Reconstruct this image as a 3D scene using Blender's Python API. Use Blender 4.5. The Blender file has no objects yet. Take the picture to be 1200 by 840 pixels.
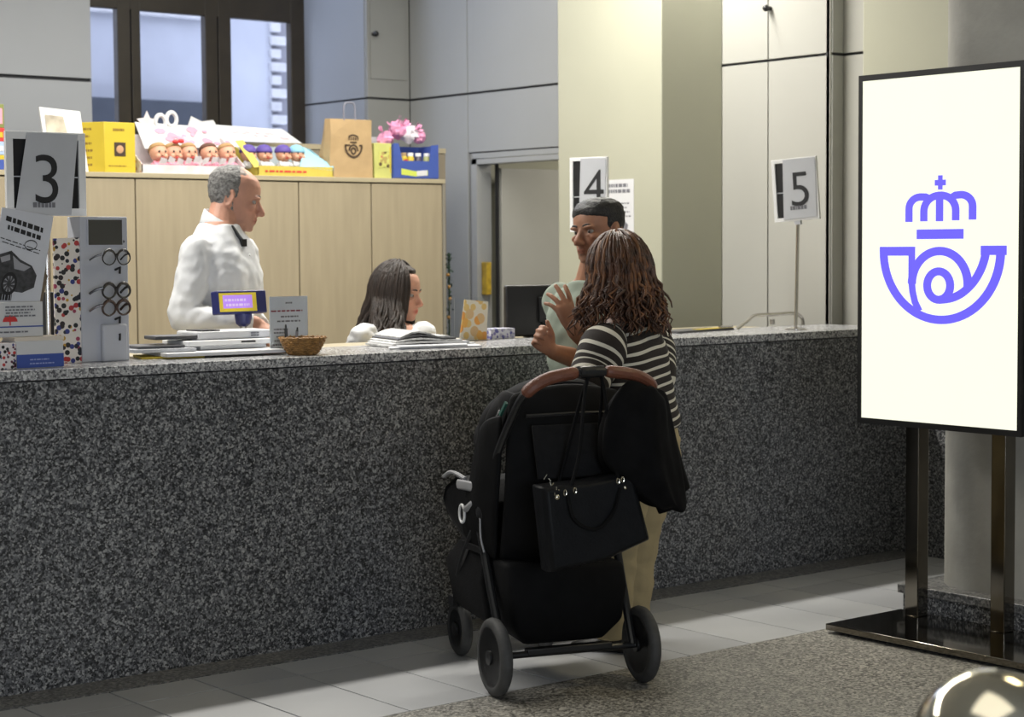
import bpy, bmesh, math, random
from mathutils import Vector, Matrix, Euler, noise
PI = math.pi
V = Vector
random.seed(7)
scene = bpy.context.scene
COL = scene.collection
# ------------------------------------------------------------------ camera
CAM = V((0, 0, 1.45)); FPX = 2193.5
yaw, pit, rol = math.radians(51.084), math.radians(3.429), math.radians(-0.3797)
_F = V((math.cos(yaw), math.sin(yaw), 0)); _R = V((math.sin(yaw), -math.cos(yaw), 0)); _U = V((0, 0, 1))
F = _F*math.cos(pit) - _U*math.sin(pit); U2 = _U*math.cos(pit) + _F*math.sin(pit)
R = _R*math.cos(rol) + U2*math.sin(rol); U = U2*math.cos(rol) - _R*math.sin(rol)
cd = bpy.data.cameras.new('camera'); cam = bpy.data.objects.new('camera', cd); COL.objects.link(cam)
cam.matrix_world = Matrix(((R.x, U.x, -F.x, CAM.x), (R.y, U.y, -F.y, CAM.y), (R.z, U.z, -F.z, CAM.z), (0, 0, 0, 1)))
cd.sensor_width = 36; cd.sensor_fit = 'HORIZONTAL'; cd.lens = FPX/1200*36
cd.clip_start = 0.05; cd.clip_end = 200
cd.dof.use_dof = True; cd.dof.focus_distance = 6.5; cd.dof.aperture_fstop = 4.2
scene.camera = cam
# ------------------------------------------------------------------ world, lights, exposure
w = bpy.data.worlds.new('sky'); scene.world = w; w.use_nodes = True
bg = w.node_tree.nodes['Background']; bg.inputs[0].default_value = (0.74, 0.81, 1.0, 1); bg.inputs[1].default_value = 2.7
scene.view_settings.view_transform = 'Standard'; scene.view_settings.look = 'None'
scene.view_settings.exposure = 0.0; scene.view_settings.gamma = 1.0; scene.view_settings.use_curve_mapping = False

def area(name, loc, size, energy, color, rot=(0, 0, 0)):
    l = bpy.data.lights.new(name, 'AREA'); l.shape = 'RECTANGLE'; l.size, l.size_y = size
    l.energy = energy; l.color = color
    o = bpy.data.objects.new(name, l); COL.objects.link(o); o.location = loc; o.rotation_euler = rot
    return o
WARM = (1.0, 0.93, 0.80); NEUT = (1.0, 0.97, 0.90)
area('counter_strip_light', (4.2, 6.95, 3.4), (7.0, 0.14), 260, NEUT)       # office tube lights behind the counter
area('office_light', (5.3, 8.1, 3.55), (3.0, 0.5), 28, NEUT)
area('corridor_light', (6.0, 6.4, 3.5), (0.4, 0.8), 7, (1.0, 0.93, 0.72))
area('side_room_light', (8.1, 8.2, 2.3), (0.8, 0.6), 14, WARM)
area('window_fill', (5.7, 10.4, 3.75), (1.7, 0.7), 26, (0.66, 0.76, 1.0), (math.radians(-50), 0, 0))   # added lamp in the recess, out of view, standing in for window daylight
area('camera_side_fill', (0.0, -4.6, 1.25), (5.0, 2.0), 265, (0.80, 0.885, 1.0), (math.radians(90), 0, math.radians(-20)))   # added soft fill behind the camera, brightens faces turned to the lobby
area('lobby_light', (1.5, 1.2, 4.1), (2.4, 2.4), 22, (1.0, 0.95, 0.82))
area('lobby_light', (5.9, 2.9, 3.9), (0.8, 0.8), 30, (1.0, 0.86, 0.55))

# ------------------------------------------------------------------ pixel rays onto the known planes of the room
def ray(x, y): return F*FPX + R*(x-600) + U*(420-y)
def onX(x, y, X): r = ray(x, y); return CAM + r*((X-CAM.x)/r.x)
def onY(x, y, Y): r = ray(x, y); return CAM + r*((Y-CAM.y)/r.y)
def onZ(x, y, Z): r = ray(x, y); return CAM + r*((Z-CAM.z)/r.z)
def dep(x, y, d): return CAM + ray(x, y)*(d/FPX)

# ------------------------------------------------------------------ materials
def mat(name, col, rough=0.5, metal=0.0, var=0.06, scale=8.0, bump=0.0, bscale=60.0, stretch=(1, 1, 1), spec=0.5, trans=0.0, emit=None):
    m = bpy.data.materials.new(name); m.use_nodes = True; nt = m.node_tree; b = nt.nodes['Principled BSDF']
    b.inputs['Roughness'].default_value = rough; b.inputs['Metallic'].default_value = metal
    b.inputs['Specular IOR Level'].default_value = spec; b.inputs['Transmission Weight'].default_value = trans
    tc = nt.nodes.new('ShaderNodeTexCoord'); mp = nt.nodes.new('ShaderNodeMapping'); mp.inputs['Scale'].default_value = stretch
    nt.links.new(tc.outputs['Object'], mp.inputs['Vector'])
    n = nt.nodes.new('ShaderNodeTexNoise'); n.inputs['Scale'].default_value = scale; n.inputs['Detail'].default_value = 4
    nt.links.new(mp.outputs[0], n.inputs['Vector'])
    r = nt.nodes.new('ShaderNodeValToRGB'); e = r.color_ramp.elements
    e[0].position = 0.3; e[1].position = 0.7
    e[0].color = tuple(max(0, c*(1-var)) for c in col[:3]) + (1,); e[1].color = tuple(min(1, c*(1+var)) for c in col[:3]) + (1,)
    nt.links.new(n.outputs['Fac'], r.inputs[0]); nt.links.new(r.outputs[0], b.inputs['Base Color'])
    if emit:
        nt.links.new(r.outputs[0], b.inputs['Emission Color']); b.inputs['Emission Strength'].default_value = emit
    if bump:
        n2 = nt.nodes.new('ShaderNodeTexNoise'); n2.inputs['Scale'].default_value = bscale; n2.inputs['Detail'].default_value = 3
        nt.links.new(mp.outputs[0], n2.inputs['Vector'])
        bp = nt.nodes.new('ShaderNodeBump'); bp.inputs['Strength'].default_value = bump; bp.inputs['Distance'].default_value = 0.01
        nt.links.new(n2.outputs['Fac'], bp.inputs['Height']); nt.links.new(bp.outputs[0], b.inputs['Normal'])
    return m

def speckle(name, stops, scale, rough, bump=0.0, spec=0.5):
    m = bpy.data.materials.new(name); m.use_nodes = True; nt = m.node_tree; b = nt.nodes['Principled BSDF']
    b.inputs['Roughness'].default_value = rough; b.inputs['Specular IOR Level'].default_value = spec
    tc = nt.nodes.new('ShaderNodeTexCoord')
    ns = nt.nodes.new('ShaderNodeTexNoise'); ns.inputs['Scale'].default_value = scale*1.5
    nt.links.new(tc.outputs['Object'], ns.inputs['Vector'])
    mx = nt.nodes.new('ShaderNodeVectorMath'); mx.operation = 'MULTIPLY_ADD'
    mx.inputs[1].default_value = (0.012,)*3
    nt.links.new(ns.outputs['Color'], mx.inputs[0]); nt.links.new(tc.outputs['Object'], mx.inputs[2])
    vo = nt.nodes.new('ShaderNodeTexVoronoi'); vo.inputs['Scale'].default_value = scale
    nt.links.new(mx.outputs[0], vo.inputs['Vector'])
    sp = nt.nodes.new('ShaderNodeSeparateColor'); nt.links.new(vo.outputs['Color'], sp.inputs[0])
    r = nt.nodes.new('ShaderNodeValToRGB'); r.color_ramp.interpolation = 'CONSTANT'
    e = r.color_ramp.elements
    while len(e) < len(stops): e.new(0.5)
    for q, (p, c) in zip(e, stops): q.position = p; q.color = tuple(c) + (1,)
    nt.links.new(sp.outputs[0], r.inputs[0])
    # broad tone change over the slab
    n3 = nt.nodes.new('ShaderNodeTexNoise'); n3.inputs['Scale'].default_value = 2.2
    nt.links.new(tc.outputs['Object'], n3.inputs['Vector'])
    mr = nt.nodes.new('ShaderNodeMapRange'); mr.inputs[3].default_value = 0.85; mr.inputs[4].default_value = 1.15
    nt.links.new(n3.outputs['Fac'], mr.inputs[0])
    vm = nt.nodes.new('ShaderNodeVectorMath'); vm.operation = 'SCALE'
    nt.links.new(r.outputs[0], vm.inputs[0]); nt.links.new(mr.outputs[0], vm.inputs['Scale'])
    nt.links.new(vm.outputs[0], b.inputs['Base Color'])
    return m

def spots(name, base, cols, scale, thr=0.35):
    """printed sheet with small coloured blobs"""
    m = bpy.data.materials.new(name); m.use_nodes = True; nt = m.node_tree; b = nt.nodes['Principled BSDF']
    b.inputs['Roughness'].default_value = 0.45
    tc = nt.nodes.new('ShaderNodeTexCoord'); vo = nt.nodes.new('ShaderNodeTexVoronoi'); vo.inputs['Scale'].default_value = scale
    nt.links.new(tc.outputs['Object'], vo.inputs['Vector'])
    sp = nt.nodes.new('ShaderNodeSeparateColor'); nt.links.new(vo.outputs['Color'], sp.inputs[0])
    r = nt.nodes.new('ShaderNodeValToRGB'); r.color_ramp.interpolation = 'CONSTANT'; e = r.color_ramp.elements
    while len(e) < len(cols): e.new(0.5)
    for i, c in enumerate(cols): e[i].position = i/len(cols); e[i].color = tuple(c) + (1,)
    nt.links.new(sp.outputs[1], r.inputs[0])
    lt = nt.nodes.new('ShaderNodeMath'); lt.operation = 'LESS_THAN'; lt.inputs[1].default_value = thr
    nt.links.new(vo.outputs['Distance'], lt.inputs[0])
    mx = nt.nodes.new('ShaderNodeMix'); mx.data_type = 'RGBA'; mx.inputs[6].default_value = tuple(base) + (1,)
    nt.links.new(lt.outputs[0], mx.inputs[0]); nt.links.new(r.outputs[0], mx.inputs[7])
    nt.links.new(mx.outputs[2], b.inputs['Base Color'])
    return m

def attr_mix(m, attr='tint'):
    """multiply base colour by a stored colour attribute"""
    nt = m.node_tree; b = nt.nodes['Principled BSDF']; src = b.inputs['Base Color'].links[0].from_socket
    at = nt.nodes.new('ShaderNodeAttribute'); at.attribute_name = attr
    mx = nt.nodes.new('ShaderNodeMix'); mx.data_type = 'RGBA'; mx.blend_type = 'MULTIPLY'; mx.inputs[0].default_value = 1
    nt.links.new(src, mx.inputs[6]); nt.links.new(at.outputs['Color'], mx.inputs[7]); nt.links.new(mx.outputs[2], b.inputs['Base Color'])
    return m

def stripe_mat(name, dark, light, period, duty):
    m = mat(name, dark, 0.85, var=0.1, scale=60, bump=0.25, bscale=300); nt = m.node_tree; b = nt.nodes['Principled BSDF']
    src = b.inputs['Base Color'].links[0].from_socket
    at = nt.nodes.new('ShaderNodeAttribute'); at.attribute_name = 'along'
    dv = nt.nodes.new('ShaderNodeMath'); dv.operation = 'DIVIDE'; dv.inputs[1].default_value = period
    fr = nt.nodes.new('ShaderNodeMath'); fr.operation = 'FRACT'
    lt = nt.nodes.new('ShaderNodeMath'); lt.operation = 'LESS_THAN'; lt.inputs[1].default_value = duty
    nt.links.new(at.outputs['Fac'], dv.inputs[0]); nt.links.new(dv.outputs[0], fr.inputs[0]); nt.links.new(fr.outputs[0], lt.inputs[0])
    mx = nt.nodes.new('ShaderNodeMix'); mx.data_type = 'RGBA'; nt.links.new(lt.outputs[0], mx.inputs[0])
    nt.links.new(src, mx.inputs[6]); mx.inputs[7].default_value = tuple(light) + (1,)
    nt.links.new(mx.outputs[2], b.inputs['Base Color'])
    return m

def glass_mat(name, col=(1, 1, 1), rough=0.0):
    m = bpy.data.materials.new(name); m.use_nodes = True; nt = m.node_tree; b = nt.nodes['Principled BSDF']
    b.inputs['Base Color'].default_value = tuple(col) + (1,); b.inputs['Roughness'].default_value = rough
    b.inputs['Transmission Weight'].default_value = 1; b.inputs['IOR'].default_value = 1.05
    return m

G = speckle('granite', [(0, (0.018, 0.019, 0.021)), (0.26, (0.06, 0.062, 0.068)), (0.50, (0.145, 0.148, 0.156)), (0.72, (0.25, 0.252, 0.256)), (0.88, (0.40, 0.40, 0.395))], 165, 0.38)
GTOP = speckle('granite_top', [(0, (0.10, 0.10, 0.11)), (0.25, (0.25, 0.25, 0.26)), (0.5, (0.42, 0.42, 0.42)), (0.75, (0.6, 0.6, 0.6))], 160, 0.25)
GSTRIP = speckle('granite_strip', [(0, (0.07, 0.07, 0.07)), (0.3, (0.14, 0.14, 0.14)), (0.55, (0.2, 0.2, 0.195)), (0.8, (0.3, 0.29, 0.28))], 120, 0.35)
TERR = speckle('terrazzo', [(0, (0.09, 0.086, 0.076)), (0.25, (0.20, 0.192, 0.172)), (0.5, (0.31, 0.298, 0.27)), (0.8, (0.46, 0.44, 0.395))], 130, 0.42)
TILE = mat('floor_tile_stone', (0.42, 0.425, 0.435), 0.45, var=0.05, scale=3)
GROUT = mat('grout', (0.07, 0.07, 0.07), 0.9)
WALLP = mat('wall_panel_daylight_tint', (0.345, 0.36, 0.385), 0.5, var=0.02, scale=2)  # cool daylight tint put into the panel colour
WALLR = mat('wall_panel_neutral', (0.40, 0.405, 0.40), 0.5, var=0.02, scale=2)
WALLW = mat('wall_panel_cream', (0.40, 0.395, 0.365), 0.5, var=0.02, scale=2)
GAP = mat('panel_joint', (0.05, 0.05, 0.055), 0.8)
CREAM = mat('column_cream_paint', (0.40, 0.395, 0.305), 0.6, var=0.03, scale=2)
CONC = mat('column_concrete', (0.36, 0.35, 0.315), 0.75, var=0.12, scale=5, bump=0.15, bscale=30)
CEIL = mat('ceiling_paint', (0.6, 0.6, 0.58), 0.8)
WOOD = mat('maple_veneer', (0.335, 0.28, 0.19), 0.45, var=0.07, scale=3.5, stretch=(9, 9, 0.8))
WOODE = mat('maple_edge', (0.39, 0.335, 0.225), 0.45, var=0.06, scale=3.5, stretch=(0.8, 9, 9))
DKWOOD = mat('window_brown_paint', (0.040, 0.030, 0.018), 0.4, var=0.15)
WHITE = mat('white_plastic', (0.80, 0.80, 0.80), 0.4, var=0.02)
PAPER = mat('white_paper', (0.62, 0.62, 0.63), 0.7, var=0.02)
GREYP = mat('grey_paper', (0.50, 0.51, 0.54), 0.6, var=0.03)
BLACK = mat('black_plastic', (0.012, 0.012, 0.013), 0.4, var=0.2)
INK = mat('black_ink', (0.012, 0.012, 0.014), 0.6, var=0.1)
INKG = mat('grey_ink', (0.16, 0.16, 0.18), 0.6, var=0.1)
STEEL = mat('brushed_steel', (0.55, 0.53, 0.50), 0.22, 1.0, var=0.05, scale=30, stretch=(1, 1, 0.1))
CHROME = mat('chrome', (0.72, 0.68, 0.56), 0.10, 1.0, var=0.03)  # warm tint in the metal stands in for yellow reflected on the dome
BRONZE = mat('mirror_dark_steel', (0.23, 0.21, 0.18), 0.10, 1.0, var=0.05)
YEL = mat('yellow_card', (0.58, 0.43, 0.03), 0.5, var=0.04)
BLUE = mat('blue_card', (0.05, 0.09, 0.34), 0.45, var=0.06)
RED = mat('red_print', (0.60, 0.04, 0.04), 0.5, var=0.06)
PINK = mat('pink_print', (0.78, 0.30, 0.40), 0.5, var=0.1)
ORANGE = mat('orange_print', (0.85, 0.42, 0.08), 0.5, var=0.1)
KRAFT = mat('kraft_paper', (0.44, 0.30, 0.15), 0.75, var=0.07, scale=12, bump=0.2, bscale=25)
GREEN = mat('green_foliage', (0.02, 0.05, 0.025), 0.6, var=0.4, scale=30)
GLASS = glass_mat('window_glass', (0.93, 0.95, 1.0))
ACRYL = glass_mat('clear_acrylic', (0.97, 0.98, 0.98))

# ------------------------------------------------------------------ mesh helpers
WM = {}
def frame_to(z, x=None):
    z = V(z).normalized(); x = V(x) if x is not None else (V((1, 0, 0)) if abs(z.x) < 0.9 else V((0, 1, 0)))
    x = (x - z*x.dot(z)).normalized(); y = z.cross(x)
    return Matrix(((x.x, y.x, z.x), (x.y, y.y, z.y), (x.z, y.z, z.z)))
def TR(loc, rz=0, rx=0, ry=0, s=1):
    return Matrix.Translation(V(loc)) @ Euler((rx, ry, rz)).to_matrix().to_4x4() @ Matrix.Diagonal((s, s, s, 1))

class MB:
    def __init__(s, M=None): s.v = []; s.f = []; s.mi = []; s.a = []; s.M = M or Matrix()
    def add(s, vs, fs, mi=0, al=None):
        o = len(s.v); s.v += [s.M @ V(q) for q in vs]; s.f += [[i+o for i in q] for q in fs]; s.mi += [mi]*len(fs)
        s.a += al if al else [0.0]*len(vs)
        return s
    def box(s, lo, hi, mi=0):
        x0, y0, z0 = lo; x1, y1, z1 = hi
        return s.add([(x0, y0, z0), (x1, y0, z0), (x1, y1, z0), (x0, y1, z0), (x0, y0, z1), (x1, y0, z1), (x1, y1, z1), (x0, y1, z1)],
                     [(0, 3, 2, 1), (4, 5, 6, 7), (0, 1, 5, 4), (1, 2, 6, 5), (2, 3, 7, 6), (3, 0, 4, 7)], mi)
    def obox(s, c, size, m3=None, mi=0):
        m3 = m3 or Matrix.Identity(3); h = [q/2 for q in size]; c = V(c)
        vs = [c + m3 @ V((a*h[0], b*h[1], d*h[2])) for d in (-1, 1) for a, b in ((-1, -1), (1, -1), (1, 1), (-1, 1))]
        return s.add(vs, [(0, 3, 2, 1), (4, 5, 6, 7), (0, 1, 5, 4), (1, 2, 6, 5), (2, 3, 7, 6), (3, 0, 4, 7)], mi)
    def loft(s, rings, cap=True, mi=0, al=None):
        n = len(rings[0]); vs = [q for r in rings for q in r]; fs = []
        for i in range(len(rings)-1):
            for j in range(n):
                k = (j+1) % n; fs.append((i*n+j, i*n+k, (i+1)*n+k, (i+1)*n+j))
        if cap: fs.append(tuple(reversed(range(n)))); fs.append(tuple((len(rings)-1)*n+j for j in range(n)))
        return s.add(vs, fs, mi, al)
    def tube(s, pts, rad, seg=8, cap=True, mi=0, flat=None, rnd=False, along=None):
        pts = [V(p) for p in pts]; n = len(pts)
        if not isinstance(rad, (list, tuple)): rad = [rad]*n
        rad = list(rad)
        if rnd:
            d0 = (pts[0]-pts[1]).normalized(); d1 = (pts[-1]-pts[-2]).normalized()
            pts = [pts[0]+d0*rad[0]*0.9, pts[0]+d0*rad[0]*0.55] + pts + [pts[-1]+d1*rad[-1]*0.55, pts[-1]+d1*rad[-1]*0.9]
            rad = [rad[0]*0.4, rad[0]*0.83] + rad + [rad[-1]*0.83, rad[-1]*0.4]; n = len(pts)
        rings = []; al = []; x = None; acc = 0
        for i in range(n):
            t = (pts[min(i+1, n-1)] - pts[max(i-1, 0)])
            if t.length < 1e-9: t = V((0, 0, 1))
            t.normalize()
            if x is None: x = t.orthogonal().normalized()
            x = (x - t*x.dot(t)); x = x.normalized() if x.length > 1e-6 else t.orthogonal().normalized(); y = t.cross(x)
            if i: acc += (pts[i]-pts[i-1]).length
            ring = []
            for k in range(seg):
                a = 2*PI*k/seg; d = (x*math.cos(a)+y*math.sin(a))*rad[i]
                if flat: ax, ra = V(flat[0]).normalized(), flat[1]; d = d - ax*d.dot(ax)*(1-ra)
                ring.append(pts[i]+d); al.append(acc + (along or 0))
            rings.append(ring)
        return s.loft(rings, cap, mi, al)
    def ball(s, c, r, seg=14, rg=9, m3=None, mi=0):
        if not isinstance(r, (list, tuple)): r = (r, r, r)
        m3 = m3 or Matrix.Identity(3); c = V(c); rings = []
        for i in range(1, rg):
            t = PI*i/rg
            rings.append([c + m3 @ V((r[0]*math.sin(t)*math.cos(2*PI*k/seg), r[1]*math.sin(t)*math.sin(2*PI*k/seg), -r[2]*math.cos(t))) for k in range(seg)])
        vs = [q for g in rings for q in g] + [c + m3 @ V((0, 0, -r[2])), c + m3 @ V((0, 0, r[2]))]
        fs = []; n = len(rings)
        for i in range(n-1):
            for j in range(seg):
                k = (j+1) % seg; fs.append((i*seg+j, i*seg+k, (i+1)*seg+k, (i+1)*seg+j))
        for j in range(seg):
            k = (j+1) % seg; fs.append((n*seg, k, j)); fs.append((n*seg+1, (n-1)*seg+j, (n-1)*seg+k))
        return s.add(vs, fs, mi)
    def lathe(s, prof, c=(0, 0, 0), m3=None, seg=24, mi=0):
        m3 = m3 or Matrix.Identity(3); c = V(c)
        return s.loft([[c + m3 @ V((r*math.cos(2*PI*k/seg), r*math.sin(2*PI*k/seg), z)) for k in range(seg)] for r, z in prof], True, mi)
    def prism(s, poly, t, o, ux, uy, mi=0):
        """poly (u,v) in plane (o,ux,uy), extruded by t along ux x uy"""
        o, ux, uy = V(o), V(ux), V(uy); nz = ux.cross(uy).normalized()
        a = [o+ux*p[0]+uy*p[1] for p in poly]; b = [q+nz*t for q in a]; n = len(poly)
        return s.add(a+b, [tuple(reversed(range(n))), tuple(range(n, 2*n))] + [(i, (i+1) % n, n+(i+1) % n, n+i) for i in range(n)], mi)
    def torus(s, c, R_, r, m3=None, seg=24, sg=8, sx=1, sy=1, a0=0, a1=2*PI, mi=0):
        m3 = m3 or Matrix.Identity(3); c = V(c); full = abs(a1-a0-2*PI) < 1e-6
        pts = [c + m3 @ V((R_*sx*math.cos(a0+(a1-a0)*k/seg), R_*sy*math.sin(a0+(a1-a0)*k/seg), 0)) for k in range(seg + (0 if full else 1))]
        if not full: return s.tube(pts, r, sg, mi=mi)
        nz = m3 @ V((0, 0, 1)); vs = []; n = len(pts)
        for i in range(n):
            t = (pts[(i+1) % n]-pts[i-1]).normalized(); o = t.cross(nz)
            for k in range(sg): a = 2*PI*k/sg; vs.append(pts[i]+o*r*math.cos(a)+nz*r*math.sin(a))
        return s.add(vs, [(i*sg+k, i*sg+(k+1) % sg, ((i+1) % n)*sg+(k+1) % sg, ((i+1) % n)*sg+k) for i in range(n) for k in range(sg)], mi)
    def build(s, name, m, parent=None, smooth=30, bevel=0, local=False, mesh=None):
        me = mesh or bpy.data.meshes.new(name)
        vs = s.v
        P = WM.get(parent)
        if P is not None and not local: inv = P.inverted(); vs = [inv @ q for q in vs]
        me.from_pydata([tuple(q) for q in vs], [], s.f)
        ms = m if isinstance(m, (list, tuple)) else [m]
        for q in ms: me.materials.append(q)
        if len(ms) > 1: me.polygons.foreach_set('material_index', s.mi)
        bm = bmesh.new(); bm.from_mesh(me); bmesh.ops.recalc_face_normals(bm, faces=bm.faces); bm.to_mesh(me); bm.free()
        if any(s.a):
            at = me.attributes.new('along', 'FLOAT', 'POINT'); at.data.foreach_set('value', s.a)
        if smooth:
            me.polygons.foreach_set('use_smooth', [True]*len(me.polygons))
            if smooth < 180: me.set_sharp_from_angle(angle=math.radians(smooth))
        o = bpy.data.objects.new(name, me); COL.objects.link(o)
        if parent is not None: o.parent = parent; WM[o] = WM[parent]
        else: WM[o] = Matrix()
        if bevel:
            b = o.modifiers.new('bevel', 'BEVEL'); b.width = bevel; b.segments = 2; b.limit_method = 'ANGLE'
        return o

def tag(o, label, cat, group=None):
    o['label'] = label; o['category'] = cat
    if group: o['group'] = group
    return o
def thing(name, label, cat, loc=(0, 0, 0), rz=0, group=None):
    o = bpy.data.objects.new(name, None); COL.objects.link(o); o.location = loc; o.rotation_euler = (0, 0, rz)
    o.empty_display_size = 0.1; WM[o] = Matrix.Translation(V(loc)) @ Matrix.Rotation(rz, 4, 'Z')
    return tag(o, label, cat, group)
def dup(root, label, M=None):
    r = root.copy(); COL.objects.link(r); r['label'] = label
    if M is not None: r.matrix_world = M
    for ch in list(root.children):
        c = ch.copy(); COL.objects.link(c); c.parent = r
        for g in list(ch.children):
            d = g.copy(); COL.objects.link(d); d.parent = c
    return r
def struct(o): o['kind'] = 'structure'; return o
def stuff(o): o['kind'] = 'stuff'; return o

def text_part(txt, m, parent, o, ux, uy, h, name='printed_number', depth=0.0008, bold=0.0):
    """flat printed lettering: text curve turned into mesh, lower left at o, height h"""
    c = bpy.data.curves.new('t', 'FONT'); c.body = txt; c.size = 1.0; c.offset = bold; c.resolution_u = 6; c.extrude = 0
    t = bpy.data.objects.new('t', c); COL.objects.link(t)
    dg = bpy.context.evaluated_depsgraph_get(); me = bpy.data.meshes.new_from_object(t.evaluated_get(dg)); bpy.data.objects.remove(t)
    xs = [v.co.x for v in me.vertices]; ys = [v.co.y for v in me.vertices]
    k = h/(max(ys)-min(ys)); mb = MB(); nz = V(ux).cross(V(uy)).normalized()
    mb.add([V(o)+V(ux)*((v.co.x-min(xs))*k)+V(uy)*((v.co.y-min(ys))*k)+nz*depth for v in me.vertices], [tuple(p.vertices) for p in me.polygons])
    return mb.build(name, m, parent, smooth=0)
def word_lines(mb, o, ux, uy, w, h, rows, mi=0, rnd=None, fill=0.62, eps=0.0008):
    """unreadable small print: rows of word blocks lying flat on a sheet"""
    rnd = rnd or random.Random(3); nz = V(ux).cross(V(uy)).normalized(); o = V(o)+nz*eps
    for r in range(rows):
        y0 = h*(1-(r+0.85)/rows); y1 = y0 + h/rows*fill; x = w*rnd.uniform(0, 0.06); end = w*rnd.uniform(0.8, 1.0)
        while x < end:
            l = min(w*rnd.uniform(0.05, 0.16), end-x)
            if l < w*0.02: break
            mb.add([o+V(ux)*x+V(uy)*y0, o+V(ux)*(x+l)+V(uy)*y0, o+V(ux)*(x+l)+V(uy)*y1, o+V(ux)*x+V(uy)*y1], [(0, 1, 2, 3)], mi)
            x += l + w*0.03
    return mb
LTD = [0.0012]
def ribbon(mb, pts, wd, T, mi=0):
    """flat stroke along 2D points; T maps (u,v)->3D"""
    n = len(pts); L = []; Rr = []; LTD[0] += 0.00004
    for i in range(n):
        a = V(pts[max(i-1, 0)]); b = V(pts[min(i+1, n-1)]); d = (b-a); d.normalize(); q = V((-d.y, d.x))*wd/2
        p = V(pts[i]); L.append(T(*(p+q))); Rr.append(T(*(p-q)))
    mb.add(L+Rr, [(i, i+1, n+i+1, n+i) for i in range(n-1)], mi)
def crom(pts, n=6):
    pts = [V(p) for p in pts]; out = []
    for i in range(len(pts)-1):
        p0 = pts[max(i-1, 0)]; p1 = pts[i]; p2 = pts[i+1]; p3 = pts[min(i+2, len(pts)-1)]
        for k in range(n):
            t = k/n
            out.append(0.5*((2*p1)+(p2-p0)*t+(2*p0-5*p1+4*p2-p3)*t*t+(3*p1-p0-3*p2+p3)*t**3))
    out.append(pts[-1]); return out
def lerpl(rs, n):
    m = len(rs)-1; out = []
    for i in range(n):
        t = i/(n-1)*m; k = min(int(t), m-1); out.append(rs[k]+(rs[k+1]-rs[k])*(t-k))
    return out

# ================================================================== SETTING
CY = 5.71; H = 1.058; OFL = 0.12           # counter front plane, counter height, raised office floor
SX = 7.10                                  # office side wall
fl = struct(MB().box((-3, -5, -0.2), (9.5, 5.75, -0.012)).build('floor', GROUT))
MB().box((-3, -5, -0.012), (7.4, 4.703, 0.0)).build('terrazzo_slab', TERR, fl)
x = 3.383 - 0.305*6
xs = []
while x < 6.95: xs.append(x); x += 0.305
rt = random.Random(5)
TILES = [TILE, mat('floor_tile_stone_light', (0.45, 0.455, 0.465), 0.45, var=0.05, scale=3), mat('floor_tile_stone_grey', (0.39, 0.395, 0.41), 0.45, var=0.05, scale=3)]
for y0, y1 in ((4.707, 5.353), (5.357, 5.546)):
    for x in xs:
        dz = rt.uniform(-0.0008, 0.0)
        MB().box((x+0.003, y0+0.001, -0.012), (x+0.302, y1-0.001, dz)).build('tile', TILES[rt.randrange(3)], fl, bevel=0.0008)
MB().box((-3, 5.55, -0.012), (7.4, 5.712, 0.0015)).build('border_strip', GSTRIP, fl)
ofl = struct(MB().box((-3, 5.78, -0.2), (9.5, 10.7, OFL)).build('floor_office', mat('office_floor_vinyl', (0.35, 0.34, 0.32), 0.4)))
struct(MB().box((-3.2, -5, 4.2), (9.5, 10.9, 4.35)).build('ceiling', CEIL))
struct(MB().box((-3.2, -5, -0.2), (-3.0, 10.9, 4.2)).build('wall_lobby_side', WALLW))
struct(MB().box((-3.2, -5.2, -0.2), (9.5, -5.0, 4.2)).build('wall_lobby_rear', WALLW))
struct(MB().box((9.5, -5, -0.2), (9.7, 10.9, 4.2)).build('wall_lobby_far', WALLW))
LZ = 2.388; g = 0.004
def panels(parent, axis, c, th, spans, zs, m):
    """panel boards with open joints in front of a dark backing"""
    for a, b in spans:
        for z0, z1 in zs:
            if axis == 'Y': MB().box((a+g, c, z0+g), (b-g, c+th, z1-g)).build('panel', m, parent, bevel=0.001)
            else: MB().box((c, a+g, z0+g), (c+th, b-g, z1-g)).build('panel', m, parent, bevel=0.001)
xl = onY(107, 60, 9.70).x
wl = struct(MB().box((-3, 9.725, OFL), (xl-0.002, 10.75, 4.2)).build('wall_left', GAP))
panels(wl, 'Y', 9.70, 0.025, [(-3, 3.0), (3.0, xl)], [(OFL, LZ), (LZ+0.012, 4.2)], WALLP)
MB().box((xl-0.002, 9.705, OFL), (xl, 10.6, 4.2)).build('panel', WALLP, wl)
XR = 6.767
wbk = struct(MB().box((XR+0.02, 9.845, OFL), (SX+0.15, 10.75, 4.2)).build('wall_back', GAP))
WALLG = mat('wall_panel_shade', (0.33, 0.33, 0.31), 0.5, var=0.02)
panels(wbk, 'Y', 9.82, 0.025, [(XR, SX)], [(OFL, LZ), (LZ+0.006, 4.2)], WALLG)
panels(wbk, 'X', XR, 0.02, [(9.845, 10.56)], [(OFL, LZ), (LZ+0.004, 4.2)], WALLP)
# hatch in the recess panel
pa, pb = onY(434, 92, 9.82), onY(474, 93, 9.82)
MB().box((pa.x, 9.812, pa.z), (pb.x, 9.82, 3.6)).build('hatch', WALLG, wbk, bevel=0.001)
kn = onY(440, 40, 9.81)
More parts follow.
